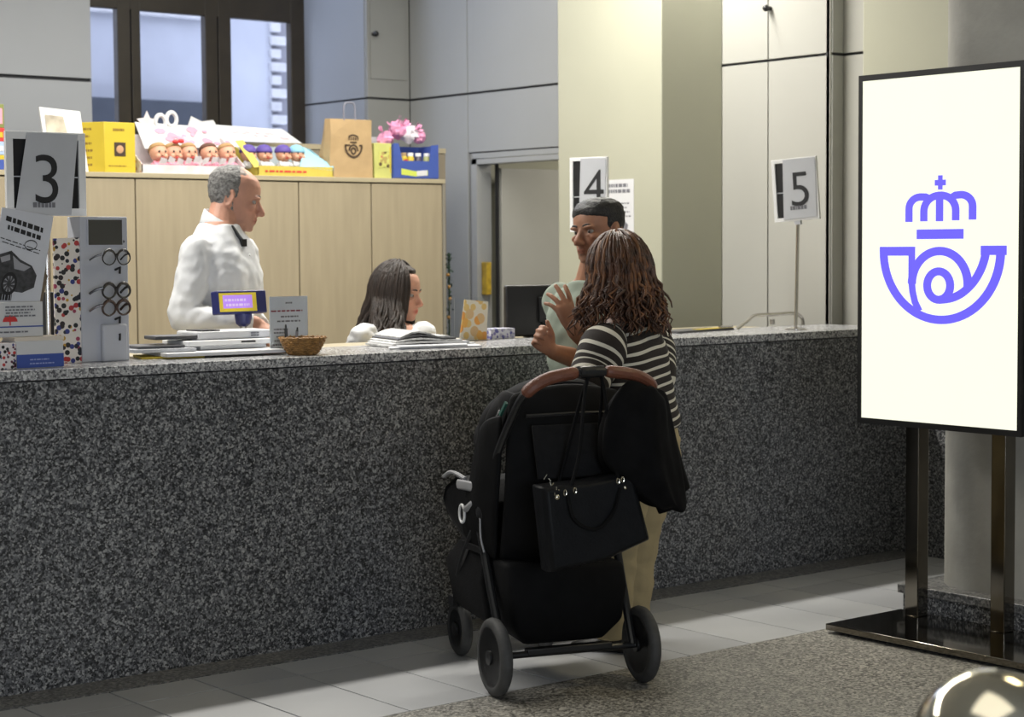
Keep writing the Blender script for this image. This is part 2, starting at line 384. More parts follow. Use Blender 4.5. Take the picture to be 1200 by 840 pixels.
# side wall with the doorway
yA = onX(548, 118, SX).y; yB = onX(900, 100, SX).y; yC = onX(972, 67, SX).y
yD0, yD1 = 8.20, onX(553, 184, SX).y; zD = onX(600, 184, SX).z; zL2 = onX(600, 176, SX).z
wr = struct(MB().box((SX+0.02, yC, OFL), (SX+0.10, yD0, 4.2)).box((SX+0.02, yD1, OFL), (SX+0.10, 9.845, 4.2)).box((SX+0.02, yD0, zD+0.02), (SX+0.10, yD1, 4.2)).build('wall_right', GAP))
panels(wr, 'X', SX, 0.02, [(yA, 9.82)], [(OFL, LZ), (LZ+0.006, 4.2)], WALLR)
panels(wr, 'X', SX, 0.02, [(7.5, yA)], [(zL2, LZ), (LZ+0.006, 4.2)], WALLR)
panels(wr, 'X', SX, 0.02, [(yD1+0.005, yA-0.02)], [(OFL, zL2)], WALLR)
panels(wr, 'X', SX, 0.02, [(7.5, yD0)], [(OFL, zL2)], WALLR)
panels(wr, 'X', SX, 0.02, [(yD0, yD1)], [(zD, zL2)], WALLR)
panels(wr, 'X', SX, 0.02, [(yC, yB), (yB, 7.5)], [(OFL, LZ), (LZ+0.006, 4.2)], WALLW)
MB().box((SX, yC-0.005, OFL), (SX+0.014, yC+0.012, 4.2)).build('corner_trim', WALLW, wr)
wr2 = struct(MB().box((SX+0.11, 3.0, 0.0), (SX+0.2, yC, 4.2)).box((SX, yC-0.001, OFL), (SX+0.2, yC+0.02, 4.2)).build('wall_right_setback', GAP))
panels(wr2, 'X', SX+0.09, 0.02, [(3.0, yC)], [(1.0, LZ), (LZ+0.006, 4.2)], WALLW)
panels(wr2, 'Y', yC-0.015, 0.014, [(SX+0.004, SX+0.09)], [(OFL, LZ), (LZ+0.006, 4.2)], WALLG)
# doorway, open leaf
dr = struct(MB().box((SX-0.004, yD1-0.05, OFL), (SX+0.11, yD1, zD)).box((SX-0.004, yD0, zD-0.03), (SX+0.11, yD1, zD)).build('door_1', WALLR))
hx = SX+0.10; LEAF = mat('door_leaf_paint', (0.38, 0.375, 0.34), 0.45, var=0.02)
leaf = MB().box((hx+0.02, yD1-0.14, OFL+0.01), (hx+1.0, yD1-0.10, zD-0.055)).build('door_leaf', LEAF, dr, bevel=0.002)
for zz in (2.03, 0.5):
    MB().box((hx-0.01, yD1-0.15, zz), (hx+0.03, yD1-0.085, zz+0.1)).build('hinge', BLACK, dr, bevel=0.004)
MB().tube([(hx, yD1-0.12, OFL+0.1), (hx, yD1-0.12, zD-0.03)], 0.012, 8).build('pivot_rod', BLACK, dr)
yb0, yb1 = onX(568, 345, SX+0.08), onX(568, 307, SX+0.08)
MB().box((hx-0.075, yD1-0.105, yb0.z), (hx-0.035, yD1-0.055, yb1.z)).build('latch_cover', mat('brass_yellow', (0.45, 0.30, 0.03), 0.4, var=0.3, scale=30), dr, bevel=0.004)
sr = struct(MB().box((SX+0.12, yD1+0.02, OFL), (9.4, yD1+0.1, 4.1)).box((9.2, 7.0, OFL), (9.3, yD1, 4.1)).build('wall_side_room', CREAM))
# window
wn = struct(MB().box((xl-0.1, 10.56, 3.02), (XR+0.02, 10.66, 4.2)).box((xl-0.1, 10.56, OFL), (XR+0.02, 10.66, 1.2)).build('window_1', DKWOOD))
wy = 10.54
def wx(px): return onY(px, 60, wy).x
zt = onY(200, 15, wy).z
for a, b in ((wx(138)-0.0, wx(153)), (wx(154.5), wx(165)), (wx(241), wx(255)), (wx(256.5), wx(271)), (wx(341), XR+0.01), (wx(92), wx(107)-0.02)):
    MB().box((a, wy, 1.2), (b, wy+0.06, zt+0.3)).build('window_stile', DKWOOD, wn, bevel=0.004)
MB().box((xl, wy+0.002, zt), (XR, wy+0.058, zt+0.32)).build('window_rail', DKWOOD, wn, bevel=0.004)
MB().box((xl, wy+0.002, 1.2), (XR, wy+0.058, 1.45)).build('window_rail', DKWOOD, wn, bevel=0.004)
for a, b in ((wx(100), wx(139)), (wx(164), wx(242)), (wx(270), wx(342))):
    MB().box((a, wy+0.025, 1.44), (b, wy+0.031, zt+0.01)).build('pane', GLASS, wn)
# the building across the street
NB = 13.6
STUC = mat('pale_stucco', (0.52, 0.54, 0.60), 0.9, var=0.16, scale=0.9)
nb = thing('neighbouring_building', 'pale stucco building outside the window with stone corner blocks', 'building', (7, NB, 0))
MB().box((4, NB, 0), (onY(318, 60, NB).x, NB+0.2, 6)).build('wall', STUC, nb)
QUOIN = mat('corner_stone', (0.66, 0.66, 0.68), 0.85, var=0.1)
zq = onY(300, 160, NB).z; bx0 = onY(318, 60, NB).x; k = 0
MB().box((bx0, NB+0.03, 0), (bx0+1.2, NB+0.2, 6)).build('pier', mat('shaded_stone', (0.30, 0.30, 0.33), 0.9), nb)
while zq < 4.2:
    MB().box((bx0-0.02, NB-0.03, zq), (bx0+(0.13 if k % 2 else 0.08), NB+0.1, zq+0.075)).build('stone_block', QUOIN, nb, bevel=0.008); zq += 0.11; k += 1
zb = onY(200, 119, NB).z
MB().box((4, NB-0.10, 0), (bx0-0.6, NB-0.001, zb)).build('plinth_band', mat('dark_band', (0.07, 0.08, 0.10), 0.7), nb, bevel=0.01)
zc = onY(200, 21, NB).z
MB().box((4, NB-0.08, zc), (bx0-0.65, NB-0.001, zc+0.12)).build('ledge', QUOIN, nb, bevel=0.01)
# columns
cx0, cy0, cy1 = 6.66, 7.016, 7.836
c1 = thing('column', 'cream painted square column behind the counter carrying number 4 notice', 'column', (cx0+0.2, 7.4, OFL))
MB().box((cx0, cy0, OFL), (SX-0.002, cy1, 4.2)).build('shaft', [CREAM], c1, bevel=0.006)
CX2 = 6.98; c2y = onX(1011, 60, CX2).y
c2 = thing('column', 'cream painted column behind the top left corner of the lit screen', 'column', (CX2+0.05, 5.4, 0))
MB().box((CX2, 4.6, 0.0), (SX+0.085, c2y, 4.2)).build('shaft', CREAM, c2, bevel=0.006)
c3 = thing('column', 'rounded grey concrete column standing on a granite plinth', 'column', (6.2, 4.1, 0.13))
def rrect(x0, y0, x1, y1, r, n=8):
    out = []
    for cx, cy, a in ((x1-r, y0+r, -PI/2), (x1-r, y1-r, 0), (x0+r, y1-r, PI/2), (x0+r, y0+r, PI)):
        out += [(cx+r*math.cos(a+PI/2*k/n), cy+r*math.sin(a+PI/2*k/n)) for k in range(n+1)]
    return out
MB().prism(rrect(5.785, 3.5, 6.68, 4.625, 0.20), 4.07, (0, 0, 0.13), (1, 0, 0), (0, 1, 0)).build('shaft', CONC, c3)
pl = thing('granite_plinth', 'low speckled granite plinth under the concrete column', 'plinth', (6.2, 4.1, 0))
MB().box((5.715, 3.4, 0.0), (6.75, 4.665, 0.095)).build('plinth_block', G, pl, bevel=0.003)
MB().box((5.70, 3.4, 0.095), (6.77, 4.682, 0.13)).build('plinth_slab', GSTRIP, pl, bevel=0.004)
# service counter
ct = thing('service_counter', 'long speckled granite service counter with polished granite top', 'counter', (4, CY+0.2, 0))
MB().box((0.4, CY+0.004, 0.0), (6.915, CY+0.06, H-0.038)).build('front_panel', G, ct)
MB().box((6.913, 3.2, 0.0), (6.96, CY+0.06, H-0.038)).build('return_panel', G, ct)
MB().box((0.4, CY-0.004, H-0.034), (6.905, 6.20, H)).build('worktop', GTOP, ct, bevel=0.003)
MB().box((6.905, 3.2, H-0.034), (6.978, 6.20, H)).build('return_top', GTOP, ct, bevel=0.003)
MB().box((0.4, CY+0.06, H-0.038), (6.95, 6.1, H-0.0345)).build('shadow_gap', BLACK, ct)
MB().box((0.4, 6.203, H-0.036), (6.6, 6.48, H-0.004)).build('desk_top', WOODE, ct, bevel=0.003)
for xx in (0.6, 2.6, 4.6, 6.5):
    MB().box((xx, 5.80, OFL), (xx+0.03, 6.4, H-0.04)).build('support', WOOD, ct)
# cabinets
CBY = 8.42; CBZ = onY(300, 205.5, CBY).z
sx = [onY(p, 300, CBY).x for p in (160, 255.5, 351, 436, 519)]
sx = [sx[0]-2*(sx[1]-sx[0]), sx[0]-(sx[1]-sx[0])] + sx
cb = thing('storage_cabinet', 'long low maple storage cabinet with plain doors behind the clerks', 'cabinet', (5, CBY+0.2, OFL))
MB().box((sx[0]-0.6, CBY+0.02, OFL), (sx[-1]-0.004, CBY+0.40, CBZ-0.03)).build('body', GAP, cb)
MB().box((sx[0]-0.6, CBY-0.008, CBZ-0.024), (sx[-1]+0.016, CBY+0.42, CBZ)).build('top_board', WOODE, cb, bevel=0.002)
MB().box((sx[-1], CBY-0.004, OFL), (sx[-1]+0.016, CBY+0.42, CBZ-0.025)).build('side_panel', mat('cabinet_grey_edge', (0.24, 0.22, 0.18), 0.5), cb)
for a, b in zip(sx[:-1], sx[1:]):
    MB().box((a+0.004, CBY, OFL+0.06), (b-0.004, CBY+0.02, CBZ-0.030)).build('door', WOOD, cb, bevel=0.0015)
MB().box((sx[0]-0.6, CBY+0.03, OFL), (sx[-1], CBY+0.05, OFL+0.06)).build('kickboard', BLACK, cb)
bx = thing('back_shelf_unit', 'taller maple shelf unit behind the low cabinet, its top edge showing', 'cabinet', (5.5, CBY+0.6, OFL))
bz = onY(372, 169, CBY+0.46).z; bxr = onY(522, 190, CBY+0.46).x
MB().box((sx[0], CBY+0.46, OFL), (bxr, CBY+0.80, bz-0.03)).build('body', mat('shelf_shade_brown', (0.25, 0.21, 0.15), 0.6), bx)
MB().box((sx[0], CBY+0.455, bz-0.028), (bxr, CBY+0.80, bz)).build('top_board', WOODE, bx)

# ================================================================== LIT SCREEN, BIN
SXF = 5.55
ya, yb = 4.755, 4.004; za, zb_ = 0.763, 2.089
sg = thing('lit_screen', 'tall lit screen on steel posts showing a violet crowned horn emblem', 'screen', (5.5, 4.3, 0))
b = 0.022
MB().box((SXF+0.004, yb, za), (SXF+0.05, ya, zb_)).build('housing', BLACK, sg, bevel=0.002)
for lo, hi in (((SXF-0.004, yb, za), (SXF+0.01, ya, za+b)), ((SXF-0.004, yb, zb_-b), (SXF+0.01, ya, zb_)), ((SXF-0.004, yb, za+b), (SXF+0.01, yb+b*0.8, zb_-b)), ((SXF-0.004, ya-b*0.8, za+b), (SXF+0.01, ya, zb_-b))):
    MB().box(lo, hi).build('frame_bar', BLACK, sg)
SCRM = mat('lit_white_panel', (0.97, 0.98, 0.80), 0.3, var=0.004, emit=1.08)
for _m in (SCRM,):
    _b = _m.node_tree.nodes['Principled BSDF']; _m.node_tree.links.remove(_b.inputs['Base Color'].links[0]); _b.inputs['Base Color'].default_value = (0.05, 0.05, 0.05, 1)
MB().box((SXF, yb+b*0.8, za+b), (SXF+0.003, ya-b*0.8, zb_-b)).build('screen_face', SCRM, sg)
LOGOM = mat('lit_violet_print', (0.125, 0.100, 0.76), 0.4, var=0.01, emit=0.92)
p0 = onX(1101.5, 290, SXF); ky = (ya-yb)/(1201-1007.5)/4.2; kz = (zb_-za)/423/4.2
def LT(u, v): return V((SXF-LTD[0], p0.y-(u-342)*ky, p0.z-(v-420)*kz))
lg = MB()
def rect(u0, v0, u1, v1): LTD[0] += 0.00004; lg.add([LT(u0, v0), LT(u1, v0), LT(u1, v1), LT(u0, v1)], [(0, 1, 2, 3)])
rect(315, 88, 370, 116); rect(331, 66, 354, 136); rect(226, 330, 458, 378)
W = 37
ribbon(lg, [(187, 292), (187, 232)] + [(244-57*math.cos(a), 226-57*math.sin(a)) for a in [PI/2*k/8 for k in range(9)]] + [(270, 170), (292, 182)], W, LT)
ribbon(lg, [(500, 286), (500, 226)] + [(443+57*math.cos(a), 221-57*math.sin(a)) for a in [PI/2*k/8 for k in range(9)]] + [(416, 166), (394, 180)], W, LT)
ribbon(lg, [(262, 290), (262, 244)] + [(338-76*math.cos(a), 240-76*math.sin(a)) for a in [PI/2*k/10 for k in range(11)]] + [(352, 164)], W, LT)
ribbon(lg, [(419, 288), (419, 242)] + [(346+73*math.cos(a), 239-75*math.sin(a)) for a in [PI/2*k/10 for k in range(11)]] + [(332, 164)], W, LT)
ribbon(lg, [(340, 291), (340, 165)], W, LT)
rect(38, 415, 220, 460); rect(540, 412, 662, 457)
outer = [(346-288*math.cos(a), 438+338*math.sin(a)) for a in [PI*k/40 for k in range(41)]]
outer = [(58, 418)] + outer + [(641, 418)]
ribbon(lg, outer, 42, LT)
ribbon(lg, [(203, 420), (203, 560), (204, 600), (208, 640), (220, 690), (242, 735)], 34, LT)                       # bell edge
ribbon(lg, [(342+138*math.cos(a), 600-163*math.sin(a)) for a in [PI*k/28 for k in range(-1, 29)]], 42, LT)          # outer turn of the coil
ribbon(lg, [(338+57*math.cos(a), 607+70*math.sin(a)) for a in [0.9+2*PI*k/32 for k in range(33)]], 40, LT)             # inner turn
ribbon(lg, crom([(338, 678), (400, 668), (455, 640), (505, 590), (540, 530), (560, 470), (564, 430)]), 40, LT)
lg.build('emblem', LOGOM, sg, smooth=0)
for px in (1060, 1160):
    q = onX(px, 728, 5.602)
    MB().box((5.602, q.y-0.062, 0.036), (5.664, q.y, 1.7)).build('post', BRONZE, sg, bevel=0.003)
MB().box((5.255, 3.55, 0.012), (5.690, 4.655, 0.036)).build('base_plate', BRONZE, sg, bevel=0.003)
MB().box((5.29, 3.58, 0.0), (5.67, 4.62, 0.012)).build('plate_foot', BLACK, sg)

bd = dep(1163, 880, 2.75); rb = 96*2.75/FPX
bn = thing('domed_bin', 'polished steel domed bin top blurred in the near foreground', 'bin', (bd.x, bd.y, 0))
MB().lathe([(rb*math.cos(PI/2*k/10), bd.z+rb*math.sin(PI/2*k/10)) for k in range(10)] + [(0.003, bd.z+rb)], (bd.x, bd.y, 0), seg=40).build('dome_lid', CHROME, bn, smooth=180)
MB().lathe([(rb*0.99, bd.z-0.02), (rb*1.03, bd.z-0.015), (rb*1.03, bd.z-0.001), (rb*0.99, bd.z)], (bd.x, bd.y, 0), seg=40).build('rim_ring', mat('brass_ring', (0.7, 0.5, 0.15), 0.2, 1.0), bn)
MB().lathe([(rb*0.97, 0.0), (rb*0.97, bd.z-0.02)], (bd.x, bd.y, 0), seg=40).build('body', STEEL, bn)

# ================================================================== STROLLER
SO = V((3.948, 4.602, 0)); SR = V((.952, -.307, 0)).normalized(); SF = V((.307, .952, 0)).normalized()
SM = Matrix(((SR.x, SF.x, 0, SO.x), (SR.y, SF.y, 0, SO.y), (0, 0, 1, 0), (0, 0, 0, 1)))   # local: x right, y forward, z up
FAB = mat('black_stroller_fabric', (0.0055, 0.0055, 0.006), 0.75, var=0.25, scale=12, bump=0.25, bscale=18, spec=0.12)
FAB2 = mat('charcoal_fabric', (0.012, 0.012, 0.013), 0.8, var=0.2, scale=40, bump=0.2, bscale=200, spec=0.12)
FRM = mat('black_tube', (0.013, 0.013, 0.014), 0.35, var=0.1)
RUB = mat('tyre_rubber', (0.055, 0.055, 0.055), 0.7, var=0.15, scale=40)
LEA = mat('tan_leather_grip', (0.16, 0.055, 0.030), 0.45, var=0.15, scale=30, bump=0.2, bscale=150)
GREYT = mat('grey_trim', (0.32, 0.32, 0.33), 0.5, var=0.1)
st = thing('stroller', 'black baby stroller with tan leather handle grips parked at the granite counter', 'stroller', SO)
def sm(): return MB(SM)
def wheel(xc, yc, r, wdt):
    m3 = Matrix(((0, 0, 1), (1, 0, 0), (0, 1, 0)))     # local z -> x
    c = V((xc, yc, r))
    wl_ = sm().torus(c, r-wdt*0.5, wdt*0.5, m3, 36, 10).build('wheel', RUB, st, smooth=180)
    sm().lathe([(r-wdt*0.8, -wdt*0.42), (r-wdt*0.62, -wdt*0.46), (r-wdt*0.62, wdt*0.46), (r-wdt*0.8, wdt*0.42), (r-wdt*0.8, -wdt*0.42)], c, m3, 36).build('rim', FRM, wl_)
    h = sm().lathe([(0.001, -0.026), (0.024, -0.024), (0.026, 0.02), (0.001, 0.024)], c, m3, 16).build('hub', FRM, wl_)
    for k in range(5):
        a = 2*PI*k/5+0.4; d = V((0, math.cos(a), math.sin(a)))
        sm().tube([c+d*0.02, c+d*(r-wdt*0.72)], [0.013, 0.009], 6, flat=((1, 0, 0), 0.7)).build('spoke', FRM, wl_)
    return wl_
for s_ in (-1, 1):
    wheel(s_*0.26, 0.0, 0.128, 0.042)
    wheel(s_*0.16, 0.62, 0.098, 0.040)
sm().tube([(-0.235, 0, 0.128), (0.235, 0, 0.128)], 0.011, 10).build('rear_axle', FRM, st)
sm().obox((0, 0.005, 0.135), (0.30, 0.035, 0.022)).build('brake_bar', FRM, st, bevel=0.004)
for s_ in (-1, 1):
    sm().tube(crom([(s_*0.228, 0.0, 0.13), (s_*0.235, 0.10, 0.33), (s_*0.24, 0.20, 0.55)], 6), 0.014, 10).build('rear_leg', FRM, st)
    sm().tube(crom([(s_*0.24, 0.16, 0.58), (s_*0.235, 0.36, 0.40), (s_*0.19, 0.56, 0.24), (s_*0.16, 0.615, 0.185)], 6), 0.014, 10).build('front_leg', FRM, st)
    sm().tube([(s_*0.16, 0.615, 0.20), (s_*0.16, 0.62, 0.098)], [0.016, 0.012], 8).obox((s_*0.16, 0.62, 0.20), (0.07, 0.05, 0.035)).build('front_fork', FRM, st)
    sm().ball((s_*0.242, 0.15, 0.58), (0.022, 0.035, 0.035)).build('pivot_joint', FRM, st)
hp = [(-0.24, 0.18, 0.58), (-0.24, 0.02, 0.78), (-0.238, -0.12, 0.92), (-0.225, -0.18, 0.985), (-0.17, -0.20, 1.03), (-0.09, -0.205, 1.05), (0, -0.205, 1.055)]
full = hp + [(-x_, y_, z_) for x_, y_, z_ in reversed(hp[:-1])]
cr = crom(full, 8)
sm().tube(cr, 0.013, 10).build('handle_bar', FRM, st)
n1 = len(cr)
for i0, i1 in ((26, 43), (n1-44, n1-27)):
    sm().tube(cr[i0:i1], 0.0205, 12, rnd=True).build('handle_grip', LEA, st)
sm().tube(cr[44:n1-45], 0.019, 12).build('handle_centre', FRM, st)
# seat: back rest, seat pan, leg rest, side walls
def sheet(rows, th, m, name, wob=0.0, sd=0):
    """padded sheet lofted through rows of points, given thickness and a slight billow"""
    r_ = random.Random(sd); rings = []
    for row in rows:
        row = crom(row, 4); up = []
        rings.append(row)
    n = len(rings[0]); mb = sm(); vs = [q for r in rings for q in r]
    if wob: vs = [q + V((noise.noise(q*7+V((sd, 0, 0))), noise.noise(q*7+V((0, sd, 5))), noise.noise(q*7+V((3, 0, sd)))))*wob for q in vs]
    mb.add(vs, [(i*n+j, i*n+j+1, (i+1)*n+j+1, (i+1)*n+j) for i in range(len(rings)-1) for j in range(n-1)])
    o = mb.build(name, m, st, smooth=180)
    md = o.modifiers.new('thick', 'SOLIDIFY'); md.thickness = th; md.offset = 0
    sb = o.modifiers.new('soft', 'SUBSURF'); sb.levels = 1; sb.render_levels = 2
    return o
sheet([[(-0.20, 0.03, 0.98), (0, 0.0, 1.01), (0.20, 0.03, 0.98)], [(-0.225, -0.02, 0.86), (0, -0.07, 0.87), (0.225, -0.02, 0.86)],
       [(-0.225, 0.0, 0.66), (0, -0.06, 0.66), (0.225, 0.0, 0.66)], [(-0.215, 0.06, 0.48), (0, 0.02, 0.46), (0.215, 0.06, 0.48)], [(-0.2, 0.12, 0.40), (0, 0.1, 0.38), (0.2, 0.12, 0.40)]], 0.03, FAB, 'backrest', 0.008, 1)
sm().tube([(-0.17, -0.062, 0.91), (0, -0.085, 0.915), (0.17, -0.062, 0.91)], 0.006, 6).build('back_seam', FRM, st)
sm().prism([(-0.16, 0), (0.16, 0), (0.15, -0.17), (-0.15, -0.17)], 0.012, (0, -0.075, 0.88), (1, 0, 0), (0, 0.15, 1)).build('back_pocket', FAB2, st, bevel=0.004)
sheet([[(-0.2, 0.1, 0.42), (0, 0.1, 0.40), (0.2, 0.1, 0.42)], [(-0.2, 0.26, 0.45), (0, 0.26, 0.43), (0.2, 0.26, 0.45)], [(-0.19, 0.46, 0.50), (0, 0.46, 0.49), (0.19, 0.46, 0.50)]], 0.05, FAB, 'seat_pan', 0.004, 2)
for s_ in (-1, 1):
    sheet([[(s_*0.235, -0.02, 0.92), (s_*0.245, 0.08, 0.90), (s_*0.24, 0.18, 0.86)], [(s_*0.24, 0.0, 0.72), (s_*0.255, 0.12, 0.70), (s_*0.245, 0.26, 0.66)],
           [(s_*0.235, 0.05, 0.55), (s_*0.255, 0.2, 0.54), (s_*0.24, 0.36, 0.53)], [(s_*0.215, 0.10, 0.42), (s_*0.23, 0.24, 0.43), (s_*0.215, 0.40, 0.46)]], 0.02, FAB, 'side_panel', 0.006, 3+s_)
# bumper / leg rest block with round white ring, seen at the front left
LEG = [[(-0.235, 0.34, 0.66), (0, 0.36, 0.67), (0.235, 0.34, 0.66)], [(-0.245, 0.50, 0.645), (0, 0.54, 0.65), (0.245, 0.50, 0.645)], [(-0.245, 0.58, 0.575), (0, 0.62, 0.57), (0.245, 0.58, 0.575)], [(-0.225, 0.52, 0.50), (0, 0.56, 0.49), (0.225, 0.52, 0.50)], [(-0.215, 0.36, 0.46), (0, 0.38, 0.45), (0.215, 0.36, 0.46)]]
mb = sm(); secs = []
for s_ in (-0.235, -0.245, -0.20, 0, 0.20, 0.245, 0.235):
    k = 1.0 if abs(s_) < 0.24 else (0.94 if abs(s_) > 0.24 else 0.8)
    prof = [(0.20, 0.60), (0.30, 0.665), (0.42, 0.668), (0.535, 0.62), (0.565, 0.575), (0.52, 0.53), (0.36, 0.465), (0.22, 0.43)]
    cyx = sum(p[0] for p in prof)/8; czx = sum(p[1] for p in prof)/8
    secs.append([V((s_, cyx+(a-cyx)*k, czx+(c-czx)*k)) for a, c in prof])
mb.loft(secs)
o = mb.build('leg_rest', FAB2, st, smooth=180, bevel=0.012)
sm().torus((-0.262, 0.30, 0.555), 0.030, 0.0045, Matrix(((0, 0, 1), (1, 0, 0), (0, 1, 0))), 24, 6, sx=0.85).build('ring_badge', WHITE, st)
sm().tube(crom([(-0.25, 0.30, 0.672), (-0.255, 0.42, 0.682), (-0.25, 0.52, 0.655)], 5), 0.007, 6).build('bright_edge', GREYT, st)
sm().tube(crom([(-0.252, 0.19, 0.655), (-0.262, 0.26, 0.655), (-0.258, 0.36, 0.648)], 5), [0.004]+[0.017]*9+[0.004], 8, flat=((1, 0, 0), 0.4)).build('grey_tab', GREYT, st)
sm().tube([(-0.258, 0.21, 0.60), (-0.262, 0.26, 0.575)], 0.011, 8, rnd=True).build('grey_tab', GREYT, st)
sm().tube(crom([(-0.256, 0.14, 0.57), (-0.258, 0.13, 0.50), (-0.25, 0.12, 0.45)], 5), 0.003, 6).build('bright_edge', GREYT, st)
sm().obox((-0.245, 0.24, 0.448), (0.01, 0.2, 0.024)).build('grey_tab', FAB2, st, bevel=0.003)
# basket under the seat
mb = sm()
ring = lambda z, x, y0, y1: [V((-x, y0, z)), V((x, y0, z)), V((x, y1, z)), V((-x, y1, z))]
mb.loft([[V((-0.15, 0.02, 0.15)), V((0.13, 0.02, 0.15)), V((0.13, 0.44, 0.17)), V((-0.15, 0.44, 0.17))], [V((-0.20, -0.015, 0.22)), V((0.19, -0.015, 0.22)), V((0.19, 0.50, 0.24)), V((-0.20, 0.50, 0.24))],
         [V((-0.215, -0.02, 0.33)), V((0.205, -0.02, 0.33)), V((0.205, 0.50, 0.34)), V((-0.215, 0.50, 0.34))], [V((-0.22, 0.0, 0.43)), V((0.20, 0.0, 0.41)), V((0.2, 0.40, 0.42)), V((-0.22, 0.40, 0.43))]])
mb.build('basket', FAB, st, smooth=180, bevel=0.02)
mb = sm().loft([[V((-0.235, 0.16, 0.45)), V((-0.19, 0.16, 0.45)), V((-0.19, 0.40, 0.46)), V((-0.235, 0.40, 0.46))], [V((-0.235, 0.20, 0.33)), V((-0.18, 0.2, 0.33)), V((-0.18, 0.60, 0.36)), V((-0.23, 0.58, 0.36))],
                [V((-0.225, 0.16, 0.20)), V((-0.17, 0.16, 0.20)), V((-0.17, 0.50, 0.21)), V((-0.22, 0.52, 0.21))]])
mb.build('basket_side', FAB2, st, smooth=180, bevel=0.012)
# canopy: ribbed hood behind and over the seat
for k in range(3):
    secs = []
    for a in (0, 1):
        th = math.radians(100-(k+a)*26); row = []
        for j in range(13):
            ph = PI*j/12
            bul = 1.0 if True else 1
            x_ = -0.245*math.cos(ph); rr = 0.30*(math.sin(ph)**0.6)
            row.append(V((x_, 0.10 + rr*math.cos(th)*0.95 + (0.012 if a else 0), 0.735 + rr*math.sin(th)*0.92)))
        secs.append(row)
    mid = [(p+q)/2 + ((p+q)/2-V((0, 0.1, 0.74))).normalized()*0.02 for p, q in zip(*secs)]
    n = 13; mb = sm(); rows = [secs[0], mid, secs[1]]
    mb.add([q for r in rows for q in r], [(i*n+j, i*n+j+1, (i+1)*n+j+1, (i+1)*n+j) for i in range(2) for j in range(12)])
    o = mb.build('canopy_panel', FAB, st, smooth=180); md = o.modifiers.new('thick', 'SOLIDIFY'); md.thickness = 0.012; md.offset = 0
    sb = o.modifiers.new('soft', 'SUBSURF'); sb.levels = 1; sb.render_levels = 2
    sm().tube(secs[0], 0.007, 6).build('canopy_rib', FRM, st)
sheet([[(-0.235, 0.06, 0.70), (-0.25, 0.13, 0.70), (-0.245, 0.22, 0.70)], [(-0.22, 0.02, 0.86), (-0.24, 0.10, 0.86), (-0.235, 0.22, 0.86)], [(-0.17, 0.02, 0.98), (-0.18, 0.08, 0.985), (-0.16, 0.16, 0.98)]], 0.015, FAB, 'canopy_side', 0.006, 9)
sm().obox((-0.225, 0.0, 0.93), (0.008, 0.014, 0.05), Euler((0.5, 0.3, 0)).to_matrix()).build('green_tag', mat('green_tag', (0.01, 0.08, 0.06), 0.6), st)

# handbag hung from the handle
BAGM = mat('black_bag_leather', (0.005, 0.0055, 0.007), 0.5, var=0.2, scale=20, bump=0.15, bscale=120, spec=0.2)
hb = thing('handbag', 'black leather handbag hanging from the stroller handle', 'handbag', SM @ V((0, -0.17, 0.43)))
a = -0.085
poly = [(-0.195, 0.705), (-0.03, 0.715), (0.125, 0.735), (0.185, 0.515), (0.02, 0.455), (-0.165, 0.430)]
mb = sm(); rings = []
for y_, k in ((-0.135, 0.90), (-0.165, 0.99), (-0.20, 1.0), (-0.235, 0.97), (-0.25, 0.90)):
    rings.append([V(((u+0.0)*k, y_, 0.585+(v-0.585)*k)) for u, v in poly])
mb.loft(rings).build('bag_body', BAGM, hb, smooth=40, bevel=0.006)
for y_ in (-0.145, -0.24):
    sm().tube(crom([(-0.10, y_, 0.68), (-0.06, y_+0.01, 0.80), (-0.02, -0.205, 1.03), (0.03, -0.205, 1.03), (0.05, y_+0.01, 0.82), (0.075, y_, 0.70)], 8), 0.006, 6).build('strap', FAB, hb)
sm().tube(crom([(-0.11, -0.252, 0.68), (-0.09, -0.262, 0.60), (-0.02, -0.265, 0.565), (0.04, -0.262, 0.61), (0.07, -0.252, 0.69)], 8), 0.006, 6).build('strap', FAB, hb)
for u, v in ((-0.118, 0.685), (-0.085, 0.69), (0.062, 0.712), (0.078, 0.716)):
    sm().torus((u, -0.256, v), 0.009, 0.0018, Matrix(((1, 0, 0), (0, 0, -1), (0, 1, 0))), 14, 5, sx=0.5).build('ring', CHROME, hb)
sm().ball((-0.143, -0.252, 0.672), (0.009, 0.006, 0.009)).build('stud', CHROME, hb)
sm().ball((0.088, -0.252, 0.690), (0.006, 0.004, 0.006)).build('stud', CHROME, hb)
mb = sm(); rk = random.Random(2); p = V((-0.185, -0.25, 0.735))
for k in range(7):
    q = V((-0.185+0.008*k, -0.252, 0.735-0.008*k)) + V((rk.uniform(-.008, .008), 0, rk.uniform(-.01, .01)))
    mb.tube([q, q+V((rk.uniform(-.014, .014), -0.004, rk.uniform(-.016, .01)))], 0.0018, 5)
mb.build('key_chain', CHROME, hb)
